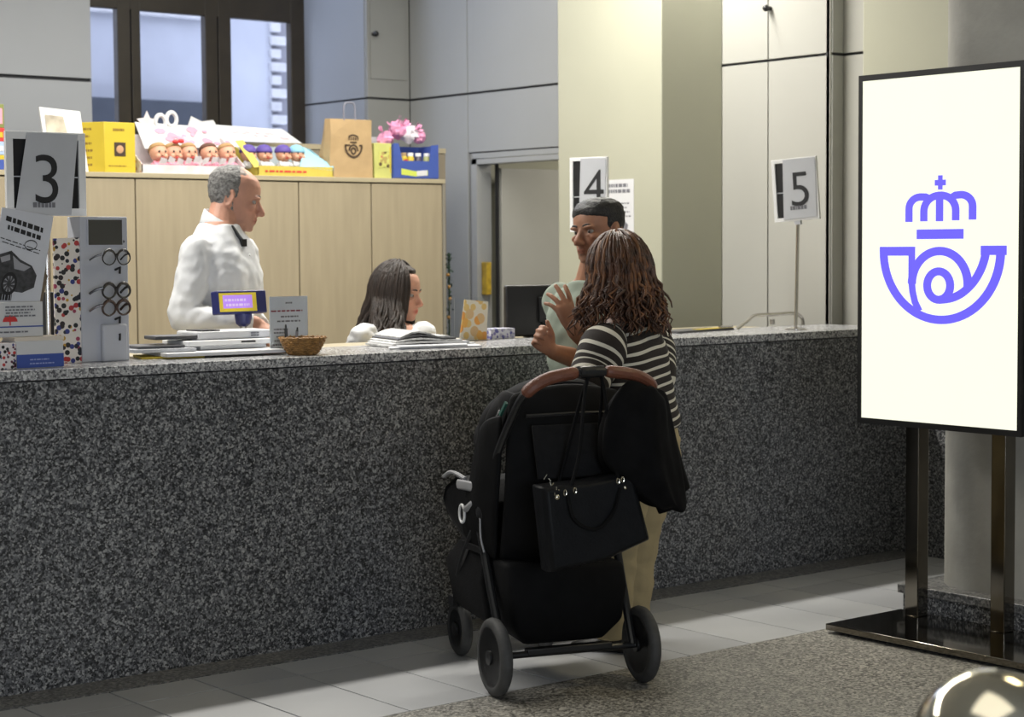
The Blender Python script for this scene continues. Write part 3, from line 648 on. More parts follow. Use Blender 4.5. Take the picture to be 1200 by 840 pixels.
# black coat slung over the right side of the handle
COAT = mat('black_coat_cloth', (0.0055, 0.0055, 0.006), 0.85, var=0.3, scale=14, bump=0.4, bscale=16, spec=0.10)
co = thing('coat', 'black coat slung over the right side of the stroller handle', 'coat', SM @ V((0.2, -0.2, 0.6)))
def cloth(levels, name, sd, seg=28):
    mb = sm(); rings = []
    for i, (z, x0, x1, y0, y1, tilt) in enumerate(levels):
        cx, rx, cy, ry = (x0+x1)/2, (x1-x0)/2, (y0+y1)/2, (y1-y0)/2; r = []
        for k in range(seg):
            a = 2*PI*k/seg; f = 1 + 0.10*math.sin(5*a+sd+i*0.3)*min(1, i*0.35) + 0.05*math.sin(9*a+2*sd)
            r.append(V((cx+rx*f*math.cos(a), cy+ry*f*math.sin(a), z + tilt*math.cos(a) + 0.012*math.sin(4*a+sd))))
        rings.append(r)
    mb.loft(rings); o = mb.build(name, COAT, co, smooth=180)
    sb = o.modifiers.new('soft', 'SUBSURF'); sb.levels = 1; sb.render_levels = 2
    return o
cloth([(1.005, 0.13, 0.235, -0.245, -0.195, -0.02), (0.985, 0.09, 0.25, -0.265, -0.17, -0.02), (0.93, 0.05, 0.262, -0.275, -0.14, -0.025), (0.86, 0.025, 0.275, -0.28, -0.12, -0.02), (0.77, 0.02, 0.29, -0.28, -0.11, 0.0), (0.70, 0.06, 0.31, -0.275, -0.12, -0.03), (0.64, 0.13, 0.32, -0.26, -0.13, -0.03), (0.605, 0.20, 0.32, -0.25, -0.15, -0.01)], 'coat_body', 1.0)
sm().tube(crom([(0.215, -0.19, 0.985), (0.222, -0.185, 0.92), (0.247, -0.18, 0.82), (0.283, -0.18, 0.72), (0.312, -0.18, 0.655)], 6), lerpl([0.03, 0.048, 0.055, 0.052, 0.046, 0.040], 25), 12, flat=((0, 1, 0), 0.75)).build('sleeve', COAT, co, smooth=180)
sm().tube(crom([(0.19, -0.17, 0.96), (0.22, -0.17, 0.85), (0.25, -0.18, 0.72), (0.285, -0.19, 0.605)], 6), lerpl([0.03, 0.055, 0.06, 0.052], 19), 12, flat=((0, 1, 0), 0.6)).build('sleeve', COAT, co, smooth=180)

# ================================================================== NUMBER SIGNS
UX, UY, UZ = V((1, 0, 0)), V((0, 1, 0)), V((0, 0, 1))
def number_sign(num, label, c, ux, wd, ht, sheet_rect, foot_z, tilt, txt_rect, roll=0.0):
    """framed holder on a pole; loose printed sheet in front of a black insert.  c = frame centre, ux = direction of its width"""
    ux = V(ux).normalized(); nz = ux.cross(UZ).normalized(); c = V(c); rm = Matrix.Rotation(roll, 3, nz); ux = rm @ ux; uz = rm @ UZ
    t = thing('number_sign', label, 'sign', (c.x, c.y, foot_z), group='counter number signs')
    def pt(u, v, d=0): return c + ux*u + uz*v + nz*d
    m3 = Matrix((ux, uz, nz)).transposed(); e = 0.026 if num == '3' else 0.017
    MB().obox(pt(0, 0, 0), (wd-0.004, ht-0.004, 0.008), m3).build('black_insert', BLACK, t)
    for u, v, a, b_ in ((0, ht/2-e/2, wd, e), (0, -ht/2+e/2, wd, e), (-wd/2+e/2, 0, e, ht-2*e), (wd/2-e/2, 0, e, ht-2*e), ):
        MB().obox(pt(u, v, 0.004), (a, b_, 0.016), m3).build('frame_bar', WHITE, t, bevel=0.001)
    MB().obox(pt(0, -0.01, 0.006), (wd-2*e, 0.004, 0.006), m3).build('cross_bar', GREYP, t)
    u0, v0, u1, v1 = sheet_rect; sh = tilt
    poly = [(u0-sh, v0), (u1-sh*0.6, v0+0.004), (u1, v1-0.003), (u0, v1)]
    MB().prism(poly, 0.0015, pt(0, 0, 0.0135), ux, uz).build('number_sheet', GREYP, t)
    tx, ty, th = txt_rect
    text_part(num, INK, t, pt(tx, ty, 0.0155), ux, uz, th, bold=-0.004)
    mb = MB(); word_lines(mb, pt(tx-0.012, ty-0.018, 0.0155), ux, uz, th*0.6, 0.022, 1, rnd=random.Random(len(label)), fill=0.8); mb.build('small_print', INKG, t, smooth=0)
    MB().tube([V((c.x, c.y, foot_z))-nz*0.0, pt(0, -ht/2+0.004, -0.0)], 0.008, 10).build('pole', STEEL, t)
    MB().lathe([(0.05, 0), (0.05, 0.006), (0.012, 0.012), (0.001, 0.012)], (c.x, c.y, foot_z)).build('foot', STEEL, t)
    MB().obox(pt(0, -ht/2-0.008, 0), (0.03, 0.02, 0.02), m3).build('clamp', BLACK if num == '3' else GREYP, t)
    return t
q = onY(53, 204, 6.05); a, b = onY(6, 204, 6.05), onY(99, 204, 6.05); zt_, zb2 = onY(53, 154, 6.05).z, onY(53, 252, 6.05).z
wd = b.x-a.x; ht = zt_-zb2
number_sign('3', 'white framed number 3 sign with loose grey sheet, at the left end', q, UX, wd, ht, (-wd*0.24, -ht*0.5, wd*0.40, ht*0.49), H, 0.05, (-0.045, -ht*0.35, ht*0.58))
# number 4: turned so that its face looks along the counter; stands in front of the cream column
d4 = 6.55; c4 = onY(691, 228, d4); u4 = V((0.28, -0.96, 0))
number_sign('4', 'white framed number 4 sign before the cream column, partly hidden by the man', c4, u4, 0.205, 0.345, (-0.040, -0.17, 0.098, 0.168), OFL, 0.012, (-0.022, -0.052, 0.165))
c5 = onZ(921, 387, H); c5 = onY(933, 222, c5.y); u5 = V((0.30, -0.95, 0))
number_sign('5', 'white framed number 5 sign on a thin steel pole at the right end', c5, u5, 0.225, 0.285, (-0.052, -0.135, 0.108, 0.14), H, 0.012, (-0.018, -0.078, 0.155), 0.07)
# notice on the column face
nt_ = thing('notice', 'white printed notice taped to the cream column behind the man', 'notice', (cx0, 7.3, 1.5))
a, b = onX(711, 211, cx0), onX(743, 212, cx0); z0 = onX(727, 277, cx0).z
MB().box((cx0-0.0025, b.y, z0), (cx0-0.0005, a.y, a.z)).build('sheet', PAPER, nt_)
mb = MB(); word_lines(mb, (cx0-0.0025, a.y-0.012, a.z-0.075), -UY, UZ, (a.y-b.y)-0.024, 0.06, 2, rnd=random.Random(4)); word_lines(mb, (cx0-0.0025, a.y-0.012, a.z-0.2), -UY, UZ, (a.y-b.y)-0.024, 0.09, 4, rnd=random.Random(9), fill=0.3)
mb.prism([(0.05, 0.0), (0.14, 0.0), (0.15, 0.03), (0.11, 0.06), (0.07, 0.05)], 0.0006, (cx0-0.0028, a.y-0.02, z0+0.03), -UY, UZ)
mb.build('printed_text', INKG, nt_, smooth=0)
# curved steel rail on the counter end
r0, r1 = onZ(862, 386, H), onZ(941, 380, H)
ra_ = thing('hand_rail', 'low bent steel tube rail at the right end of the counter', 'rail', r0)
p1, p2 = onY(885, 369.5, r0.y+0.06), onY(930, 367, r1.y-0.06)
MB().tube(crom([r0, r0.lerp(p1, 0.6), p1, p1.lerp(p2, 0.5), p2, r1+(p2-r1)*0.62+V((0.03, 0, 0)), r1], 6), 0.009, 10).build('tube', STEEL, ra_)
MB().tube([onY(905, 380, r0.y+0.1), onY(905, 374, r0.y+0.1)], 0.012, 8).build('knob', STEEL, ra_)
# wall hooks
for px, py, plane, lb in ((437, 40, 'Y', 'small black hook on the recessed wall hatch'), (903, 10, 'X', 'small black hook high on the side wall seam')):
    p = onY(px, py, 9.812) if plane == 'Y' else onX(px, py, SX); n_ = V((0, -1, 0)) if plane == 'Y' else V((-1, 0, 0))
    t = thing('wall_hook', lb, 'hook', p); MB().tube([p, p+n_*0.03], 0.012, 10).build('peg', BLACK, t)
    MB().ball(p+n_*0.035, 0.018, 10, 7).build('cap', BLACK, t)
# garland beside the cabinet
gl = thing('garland', 'dark green garland on a cord beside the maple cabinet end', 'garland', V((onY(526, 390, 8.6).x, 8.6, OFL)))
rg_ = random.Random(8); mb = MB(); mo = MB()
for k in range(420):
    p = onY(526+rg_.uniform(-3, 3), 297+rg_.random()**1.3*370, 8.6)+V((0, rg_.uniform(-.02, .02), 0)); d = V((rg_.uniform(-1, 1), rg_.uniform(-1, 1), rg_.uniform(-1, .6))).normalized()*0.022
    s_ = d.cross(UZ).normalized()*0.006; mb.add([p, p+d*0.5+s_, p+d, p+d*0.5-s_], [(0, 1, 2, 3)])
for py in (322, 336, 350, 372): mo.ball(onY(526+rg_.uniform(-2, 2), py, 8.57), 0.010, 8, 6)
MB().tube([onY(526, 296, 8.6), V((onY(526, 296, 8.6).x, 8.6, OFL))], 0.006, 6).build('cord', GREEN, gl)
stuff(mb.build('leaves', GREEN, gl, smooth=0)); mo.build('berries', mat('amber_berry', (0.4, 0.2, 0.04), 0.4), gl)

# ================================================================== THINGS ON THE COUNTER, LEFT
# car leaflet poster in a tilted stand
YP = 5.90
po = thing('leaflet_poster', 'tilted black and white car leaflet standing at the counter left end', 'poster', onY(20, 392, YP))
c0 = [onY(-14, 354, YP), onY(46, 356, YP), onY(62, 264, YP+0.02), onY(2, 243, YP+0.02+0.0)]
ux = (c0[1]-c0[0]).normalized(); uy = (c0[3]-c0[0]); hh = uy.length; uy = uy.normalized(); wdt = (c0[1]-c0[0]).length; nzp = ux.cross(uy).normalized()
P2 = lambda u, v, d=0.0: c0[0]+ux*(u*wdt)+uy*(v*hh)+nzp*d
mb = MB(); mb.prism([(0, 0), (wdt, 0), (wdt*1.03, hh*0.94), (0.0, hh)], 0.003, c0[0], ux, uy); mb.build('sheet', mat('leaflet_pale', (0.62, 0.63, 0.68), 0.5), po)
MB().prism([(wdt*0.97, -0.12), (wdt*1.03, -0.12), (wdt*1.10, hh*0.3), (wdt*1.03, hh*0.36)], 0.02, c0[0]-nzp*0.025, ux, uy).build('stand_back', mat('brown_board', (0.16, 0.12, 0.08), 0.6), po)
ut = (c0[2]-c0[3]); ut = (ut-nzp*ut.dot(nzp)).normalized()
uv = uy
mb = MB()
word_lines(mb, P2(0.10, 0.855, 0.003), (ut), uv, wdt*0.82, 0.024, 1, rnd=random.Random(1), fill=0.7); word_lines(mb, P2(0.12, 0.77, 0.003), ut, uv, wdt*0.75, 0.022, 1, rnd=random.Random(2), fill=0.7)
word_lines(mb, P2(0.04, 0.64, 0.003), ut, uv, wdt*0.9, 0.022, 2, rnd=random.Random(3), fill=0.28)
mb.build('printed_text', INK, po, smooth=0)
mb = MB()
body = [(-0.02, 0.30), (0.05, 0.50), (0.30, 0.55), (0.50, 0.46), (0.74, 0.40), (0.86, 0.30), (0.84, 0.17), (0.62, 0.11), (0.45, 0.12), (0.2, 0.08), (-0.02, 0.12)]
mb.add([P2(u, v, 0.0040) for u, v in body], [tuple(range(len(body)))]); mb.build('car_print', mat('car_ink', (0.05, 0.05, 0.055), 0.5, var=0.5, scale=60), po, smooth=0)
mb = MB(); mb.add([P2(u, v, 0.0046) for u, v in ((0.34, 0.50), (0.50, 0.43), (0.72, 0.385), (0.60, 0.34), (0.40, 0.36))], [(0, 1, 2, 3, 4)])
mb.add([P2(u, v, 0.0046) for u, v in ((0.10, 0.475), (0.28, 0.51), (0.30, 0.45), (0.14, 0.42))], [(0, 1, 2, 3)])
for k in range(10):
    a = 2*PI*k/10; c = V((0.34, 0.20)); mb.add([P2(c.x+0.035*math.cos(a-.3), c.y+0.03*math.sin(a-.3), 0.0050), P2(c.x+0.11*math.cos(a-.12), c.y+0.085*math.sin(a-.12), 0.0050), P2(c.x+0.11*math.cos(a+.12), c.y+0.085*math.sin(a+.12), 0.0050)], [(0, 1, 2)])
mb.build('car_highlight', INKG if False else mat('car_pale_ink', (0.34, 0.34, 0.37), 0.5), po, smooth=0)
mb = MB(); ribbon(mb, [(0.34+0.135*math.cos(2*PI*k/24), 0.20+0.105*math.sin(2*PI*k/24)) for k in range(25)], 0.035, lambda u, v: P2(u, v, 0.0050))
ribbon(mb, [(0.66+0.12*math.cos(2*PI*k/20), 0.62+0.05*math.sin(2*PI*k/20)) for k in range(21)], 0.012, lambda u, v: P2(u, v, 0.0040))
word_lines(mb, P2(0.04, 0.01, 0.004), ux, uv, wdt*0.4, 0.03, 1, rnd=random.Random(6), fill=0.8)
mb.build('printed_text', INK, po, smooth=0)
# white leaflet box with red print
lb = thing('leaflet_box', 'small white box with red umbrella print under the car leaflet', 'box', onY(20, 396, 5.86))
a, b = onY(-12, 396, 5.86), onY(50, 353, 5.86)
MB().box((a.x, 5.86, a.z), (b.x, 5.95, b.z)).build('carton', PAPER, lb, bevel=0.002)
a2, b2 = onY(-12, 384.5, 5.86), onY(50, 381, 5.86); MB().box((a.x, 5.8585, a2.z), (b.x+0.0005, 5.86, b2.z)).build('blue_band', BLUE, lb)
mb = MB(); q = onY(12, 377, 5.858); mb.add([q+UX*(0.026*math.cos(PI*k/10))+UZ*(0.022*math.sin(PI*k/10)) for k in range(11)], [tuple(range(11))]); mb.box((q.x-0.002, 5.8575, q.z-0.012), (q.x+0.002, 5.8585, q.z)); mb.build('red_umbrella_print', RED, lb, smooth=0)
mb = MB(); q = onY(5, 372, 5.858); word_lines(mb, q, UX, UZ, 0.11, 0.04, 4, rnd=random.Random(5), fill=0.5); q = onY(-4, 391, 5.858); word_lines(mb, q, UX, UZ, 0.12, 0.008, 1, rnd=random.Random(5)); mb.build('printed_text', INKG, lb, smooth=0)
# lower white and blue box
bb = thing('tissue_box', 'low white and blue box with dotted end at the counter edge', 'box', onZ(38, 434, H))
a, b = onY(20, 433, 5.80), onY(74, 398, 5.80); a0 = onY(-4, 433, 5.80)
MB().box((a.x, 5.80, H), (b.x, 5.92, b.z)).build('carton', PAPER, bb, bevel=0.002)
q = onY(40, 415, 5.80); MB().box((a.x-0.0005, 5.7985, H+0.002), (b.x+0.0005, 5.80, q.z)).build('blue_panel', BLUE, bb)
MB().box((a0.x, 5.802, H), (a.x-0.0008, 5.92, b.z-0.004)).build('dotted_end', spots('dotted_print', (0.75, 0.70, 0.70), [(0.10, 0.02, 0.05), (0.05, 0.05, 0.2), (0.5, 0.05, 0.05), (0.02, 0.02, 0.02)], 75, 0.42), bb, bevel=0.002)
mb = MB(); word_lines(mb, (a.x+0.04, 5.798, H+0.012), UX, UZ, 0.09, 0.026, 2, rnd=random.Random(15), fill=0.3); mb.build('printed_text', mat('pale_print', (0.35, 0.4, 0.65), 0.5), bb, smooth=0)
MB().box((a.x, 5.815, b.z), (b.x+0.01, 5.91, b.z+0.012)).build('lid_flap', mat('cream_card', (0.72, 0.64, 0.55), 0.6), bb)
# dark pen cup behind
dk = thing('dark_box', 'dark brochure holder in the gap behind the spotted panel', 'box', onZ(61, 425, H))
a, b = onY(55, 425, 6.10), onY(70, 342, 6.10)
MB().box((a.x, 6.10, H), (b.x, 6.16, b.z)).build('body', BLACK, dk, bevel=0.003)
MB().box((a.x+0.02, 6.098, H+0.03), (a.x+0.045, 6.0995, H+0.09)).build('red_label', RED, dk)
MB().box((a.x+0.005, 6.097, H+0.02), (a.x+0.03, 6.0985, H+0.05)).build('green_label', mat('green_label', (0.01, 0.09, 0.05), 0.5), dk)
# eyewear display
YE = 5.97
ey = thing('eyewear_display', 'tall grey counter display for reading glasses with spotted side panel', 'display', onZ(122, 426, H))
DSP = mat('display_grey_card', (0.50, 0.51, 0.56), 0.45, var=0.03)
a, b = onY(97, 427, YE), onY(149, 254, YE)
MB().box((a.x, YE, H), (b.x, YE+0.10, b.z)).build('body', DSP, ey, bevel=0.003)
la, lb_ = onY(69, 427, YE), onY(96.5, 278, YE)
MB().prism([(0, 0), (lb_.x-la.x, 0), (lb_.x-la.x, lb_.z-H), (0.0, lb_.z-H-0.004)], 0.012, (la.x, YE+0.03, H), V((1, -0.12, 0)).normalized(), UZ).build('spotted_panel', spots('spotted_print', (0.74, 0.68, 0.62), [(0.02, 0.02, 0.03), (0.45, 0.04, 0.04), (0.02, 0.02, 0.02), (0.04, 0.05, 0.22), (0.03, 0.02, 0.02), (0.5, 0.28, 0.03), (0.35, 0.05, 0.10), (0.02, 0.02, 0.02)], 52, 0.47), ey)
a1, b1 = onY(103, 287, YE), onY(142, 257, YE)
mf = MB().box((a1.x-0.004, YE-0.004, a1.z-0.004), (b1.x+0.004, YE-0.0005, b1.z+0.002)).build('mirror_frame', DSP, ey)
MB().box((a1.x, YE-0.0055, a1.z), (b1.x, YE-0.004, b1.z-0.002)).build('mirror', mat('mirror_silver', (0.8, 0.8, 0.8), 0.03, 1.0, var=0.01), mf)
q = onY(144.5, 283, YE-0.001); MB().ball(q, (0.005, 0.003, 0.005), 8, 6).build('button', INK, ey)
a2, b2 = onY(118, 426, YE), onY(146, 379, YE)
MB().box((a2.x, YE-0.022, H), (b2.x, YE-0.0005, b2.z)).build('front_pocket', DSP, ey, bevel=0.006)
for py in (316, 374, 394):
    q = onY(135, py, YE-0.002); mb = MB(); mb.tube([q, q+V((0.008, -0.022, 0.008)), q+V((0.006, -0.022, -0.014))], 0.0045, 6); mb.build('nose_hook', BLACK, ey)
FRM_G = mat('dark_spectacle_frame', (0.02, 0.016, 0.016), 0.25, var=0.2)
def spectacles(px, py, label, tone, tk):
    p = onY(px+2.5, py, YE-0.05)
    t = thing('reading_glasses', label, 'glasses', p, math.radians(24), group='reading glasses on the display')
    def rim(s_): return Matrix(((1, 0, 0), (0, 0, -1), (0, 1, 0)))
    for s_ in (-1, 1):
        c = V((s_*0.031, 0, 0)); poly = []
        for k in range(22):
            a = 2*PI*k/22; rx = 0.0265*(1+0.07*math.cos(a*2+0.6*s_)); rz = 0.0205*(1+0.06*math.sin(a)); poly.append(c+V((rx*math.cos(a), 0, rz*math.sin(a))))
        MB(Matrix.Scale(1.26, 4)).tube(poly+[poly[0], poly[1]], [tk+0.0022*max(0, math.sin(2*PI*(k % 22)/22)) for k in range(24)], 6).build('rim', tone, t, local=True, smooth=180)
        lens = MB(Matrix.Scale(1.26, 4)).add([V((q.x, -0.0004, q.z)) for q in poly]+[V((q.x, 0.0004, q.z)) for q in poly], [tuple(range(22)), tuple(range(43, 21, -1))]+[(k, (k+1) % 22, 22+(k+1) % 22, 22+k) for k in range(22)])
        lens.build('lens', ACRYL, t, local=True)
        MB(Matrix.Scale(1.26, 4)).tube(crom([(s_*0.057, 0.0, 0.010), (s_*0.060, 0.008, 0.010), (s_*0.056, 0.018, 0.006), (s_*0.044, 0.022, -0.006)] if s_ > 0 else [(-0.057, 0, 0.010), (-0.061, 0.004, 0.009), (-0.072, 0.015, 0.004), (-0.084, 0.025, -0.006)], 5), [tk+.0006]*16, 6, flat=((s_, 0, 0), 0.6)).build('temple', tone, t, local=True)
    MB(Matrix.Scale(1.26, 4)).tube(crom([(-0.006, 0, 0.006), (0, -0.003, 0.011), (0.006, 0, 0.006)], 4), 0.0022, 6).build('bridge', tone, t, local=True)
    return t
TORT = mat('brown_spectacle_frame', (0.045, 0.018, 0.012), 0.25, var=0.4, scale=80)
spectacles(134, 302, 'topmost reading glasses with thin dark rims and brown corner', FRM_G, .0018)
spectacles(134, 341, 'middle pair of black reading glasses on the grey display', FRM_G, .0030)
spectacles(134, 361, 'lowest pair of dark brown reading glasses on the grey display', TORT, .0030)

# ------------------------------------------------------------------ clerk's desk items
# paper trays / folders
fo = thing('paper_stack', 'loose stack of folders and magazines with a yellow edge on the counter', 'papers', onZ(185, 420, H))
def flat_sheet(name, m, pts, z, t, parent, bev=0): return MB().prism([(p[0], p[1]) for p in pts], t, (0, 0, z), UX, UY).build(name, m, parent, bevel=bev)
def quad_px(pxs, z): return [(onZ(x_, y_, z).x, onZ(x_, y_, z).y) for x_, y_ in pxs]
MAGD = mat('magazine_dark', (0.07, 0.07, 0.075), 0.4)
flat_sheet('yellow_folder', YEL, [(3.14, 5.98), (3.36, 5.92), (3.44, 6.12), (3.2, 6.16)], H+0.0005, 0.007, fo)
flat_sheet('paper_pile', PAPER, [(3.2, 5.90), (3.66, 5.86), (3.72, 6.12), (3.24, 6.17)], H+0.0085, 0.012, fo)
flat_sheet('paper_pile', GREYP, [(3.12, 5.99), (3.35, 5.96), (3.36, 6.16), (3.14, 6.19)], H+0.022, 0.012, fo)
flat_sheet('magazine', MAGD, [(3.15, 6.02), (3.32, 5.99), (3.33, 6.18), (3.16, 6.19)], H+0.036, 0.008, fo)
# grey flatbed device
sc_ = thing('franking_scale', 'white flat desk machine with grey keys in front of the standing clerk', 'machine', onZ(250, 412, H))
MB().box((3.34, 6.00, H+0.036), (3.70, 6.20, H+0.056)).box((3.40, 6.02, H+0.0215), (3.68, 6.19, H+0.036)).build('base', WHITE, sc_, bevel=0.004)
MB().prism([(3.40, 6.04), (3.71, 6.03), (3.73, 6.19), (3.40, 6.20)], 0.030, (0, 0, H+0.057), UX, UY).build('tray', mat('grey_plastic', (0.62, 0.62, 0.64), 0.4), sc_, bevel=0.006)
MB().prism([(3.24, 6.06), (3.42, 6.04), (3.40, 6.16), (3.25, 6.17)], 0.014, (0, 0, H+0.062), UX, UY).build('arm', MAGD, sc_, bevel=0.004)
MB().box((3.42, 6.05, H+0.0875), (3.50, 6.16, H+0.0915)).build('pad', BLACK, sc_)
MB().box((3.56, 5.9985, H+0.044), (3.62, 6.0, H+0.050)).build('slot', BLACK, sc_)
mb = MB()
for i in range(3):
    for j in range(2): mb.box((3.62+i*0.012, 6.0295, H+0.065+j*0.009), (3.63+i*0.012, 6.031, H+0.071+j*0.009))
mb.build('keys', INKG, sc_)
# customer display
YD = 6.26
cdp = thing('price_display', 'blue customer price display with yellow lit screen on a short pole', 'display', onZ(280, 403, H))
a, b = onY(249, 369, YD), onY(311, 340, YD); c_ = (a+b)/2
DBL = mat('navy_plastic', (0.02, 0.025, 0.13), 0.35)
tl = Matrix.Rotation(math.radians(8), 3, 'Z') @ Matrix.Rotation(math.radians(-6), 3, 'X')
def dpt(u, v, d): return c_ + tl @ V((u, d, v))
wd_, hd_ = (b.x-a.x), (b.z-a.z)
MB().obox(c_, (wd_, 0.045, hd_), tl).build('housing', DBL, cdp, bevel=0.005)
MB().obox(dpt(-wd_*0.10, 0, -0.0232), (wd_*0.76, 0.001, hd_*0.80), tl).build('yellow_bezel', mat('yellow_bezel', (0.80, 0.62, 0.05), 0.4, emit=0.12), cdp)
MB().obox(dpt(-wd_*0.11, 0.002, -0.0240), (wd_*0.60, 0.001, hd_*0.56), tl).build('lit_screen', mat('lilac_screen', (0.42, 0.22, 0.75), 0.3, var=0.02, emit=0.6), cdp)
mb = MB(); word_lines(mb, dpt(-wd_*0.38, -hd_*0.20, -0.0246), tl @ UX, tl @ UZ, wd_*0.54, hd_*0.42, 2, rnd=random.Random(31), fill=0.5); mb.build('printed_text', mat('pale_lilac', (0.75, 0.6, 0.95), 0.4, emit=0.3), cdp, smooth=0)
MB().tube([V((c_.x+0.02, YD+0.005, H-0.004)), V((c_.x+0.02, YD+0.005, c_.z-hd_*0.45))], 0.014, 12).build('pole', STEEL, cdp)
MB().lathe([(0.016, -0.05), (0.028, -0.04), (0.034, -0.01), (0.034, 0.0)], (c_.x+0.02, YD+0.005, a.z+0.002)).build('neck', DBL, cdp)
MB().box((c_.x-0.04, YD-0.04, H-0.004), (c_.x+0.08, YD+0.06, H+0.006)).build('foot', BLACK, cdp, bevel=0.003)
# printed leaflet stand
YL = 5.96
ls = thing('leaflet_stand', 'upright white price list in a clear stand beside the wicker basket', 'leaflet', onZ(340, 415, H))
a, b = onY(316, 415.5, YL), onY(361, 346, YL)
MB().box((a.x+0.003, YL, H+0.002), (b.x-0.003, YL+0.002, b.z-0.002)).build('sheet', mat('pale_blue_paper', (0.62, 0.65, 0.70), 0.5), ls)
MB().box((a.x, YL-0.0025, H), (b.x, YL-0.0005, b.z)).build('clear_front', ACRYL, ls)
MB().box((a.x, YL-0.0025, H), (b.x, YL+0.07, H+0.0015)).build('clear_foot', ACRYL, ls)
rows = [(0.86, 0.25, 0.4), (0.72, 0.92, 0.02), (0.62, 0.6, 0.25), (0.54, 0.8, 0.14), (0.40, 0.4, 0.08), (0.34, 0.4, 0.08), (0.27, 0.25, 0.15), (0.20, 0.4, 0.08), (0.13, 0.45, 0.05)]
mb = MB(); mr_ = MB()
for v, l, u in rows:
    word_lines(mr_ if abs(v-0.72) < 0.01 else mb, (a.x+0.004+(b.x-a.x-0.008)*u, YL-0.0002, H+(b.z-H)*v), UX, UZ, (b.x-a.x-0.008)*l, 0.007, 1, rnd=random.Random(int(v*100)), fill=0.85, eps=0.0002)
mb.build('printed_text', INKG, ls, smooth=0); mr_.build('red_text', mat('dark_red_ink', (0.25, 0.05, 0.07), 0.5), ls, smooth=0)
# wicker basket
bc = onZ(368, 416.5, H); bc.y += 0.075
WICK = mat('wicker', (0.30, 0.155, 0.045), 0.6, var=0.35, scale=60, bump=0.4, bscale=120)
wb = thing('wicker_basket', 'small round wicker basket on the counter edge', 'basket', (bc.x, bc.y, H))
R0 = 0.083
for i in range(9):
    t = i/8; r_ = R0*(0.62+0.38*t**0.8); z_ = H+0.006+0.056*t
    MB().tube([(bc.x+(r_+0.003*math.cos(12*2*PI*k/48+(i % 2)*PI))*math.cos(2*PI*k/48), bc.y+(r_+0.003*math.cos(12*2*PI*k/48+(i % 2)*PI))*math.sin(2*PI*k/48), z_) for k in range(49)], 0.0045, 5).build('woven_strand', WICK, wb, smooth=180)
for k in range(24):
    a_ = 2*PI*k/24; MB().tube([(bc.x+R0*(0.62+0.38*t**0.8)*math.cos(a_), bc.y+R0*(0.62+0.38*t**0.8)*math.sin(a_), H+0.004+0.06*t) for t in (0, .25, .5, .75, 1, 1.06)], 0.0032, 5).build('stake', WICK, wb)
MB().lathe([(R0*0.6, 0), (R0*0.6, 0.008)], (bc.x, bc.y, H)).build('base', WICK, wb)
MB().lathe([(R0*0.62*0.95, 0.008), (R0*0.93, 0.05), (R0*0.90, 0.05), (R0*0.58, 0.012)], (bc.x, bc.y, H)).build('lining', mat('wicker_shade', (0.18, 0.09, 0.03), 0.8, var=0.3, scale=50), wb)
for j, (dx, dy, tx) in enumerate(((-0.055, 0.02, -0.004), (-0.035, -0.01, 0.006), (-0.01, 0.03, 0.003))):
    p = V((bc.x+dx, bc.y+dy, H+0.012)); t = thing('pen', ['black pen standing upright in the wicker basket, leftmost', 'thin pen standing in the wicker basket, second from left', 'short grey pen in the wicker basket, rightmost'][j], 'pen', p, group='pens in the basket')
    hgt = [0.085, 0.075, 0.062][j]; MB().tube([p, p+V((tx, 0, hgt))], 0.004 if j else 0.006, 8).build('barrel', BLACK if j < 1 else INKG, t); MB().tube([p+V((tx, 0, hgt)), p+V((tx*1.1, 0, hgt+0.015))], [0.004, 0.003], 8).build('cap', BLACK, t)
# newspapers and flat papers before the seated clerk
np_ = thing('newspaper_pile', 'pile of folded newspapers in front of the seated clerk', 'newspapers', onZ(495, 404, H))
def bent(y0, z, x0, x1, m, amp, name, sd):
    mb = MB(); rows = []
    for i in range(9):
        t = i/8; xx = x0+(x1-x0)*t; zz = z + amp*math.sin(PI*min(1, t*1.35))*0.9
        rows.append([V((xx, y0-0.10*t*0.2, zz)), V((xx+0.03, y0+0.22, zz+0.004)), V((xx+0.03, y0+0.22, zz+0.011)), V((xx, y0-0.10*t*0.2, zz+0.007))])
    mb.loft(rows); return mb.build(name, m, np_, smooth=40)
NEWS = mat('newsprint', (0.50, 0.50, 0.50), 0.7, var=0.35, scale=45)
for k in range(5): bent(5.95+0.01*k, H+0.001+0.0075*k, 4.20+0.018*k, 4.60-0.025*k, [NEWS, PAPER, NEWS, MAGD, NEWS][k], 0.006*k, 'newspaper', k)
pf = thing('paper_sheets', 'flat white paper sheets spread along the counter edge', 'papers', onZ(515, 409, H))
flat_sheet('sheet', PAPER, [(4.13, 5.86), (4.50, 5.76), (4.56, 5.88), (4.18, 5.94)], H+0.0005, 0.006, pf)
flat_sheet('sheet', GREYP, [(4.16, 5.83), (4.44, 5.775), (4.50, 5.86), (4.2, 5.92)], H+0.007, 0.005, pf)
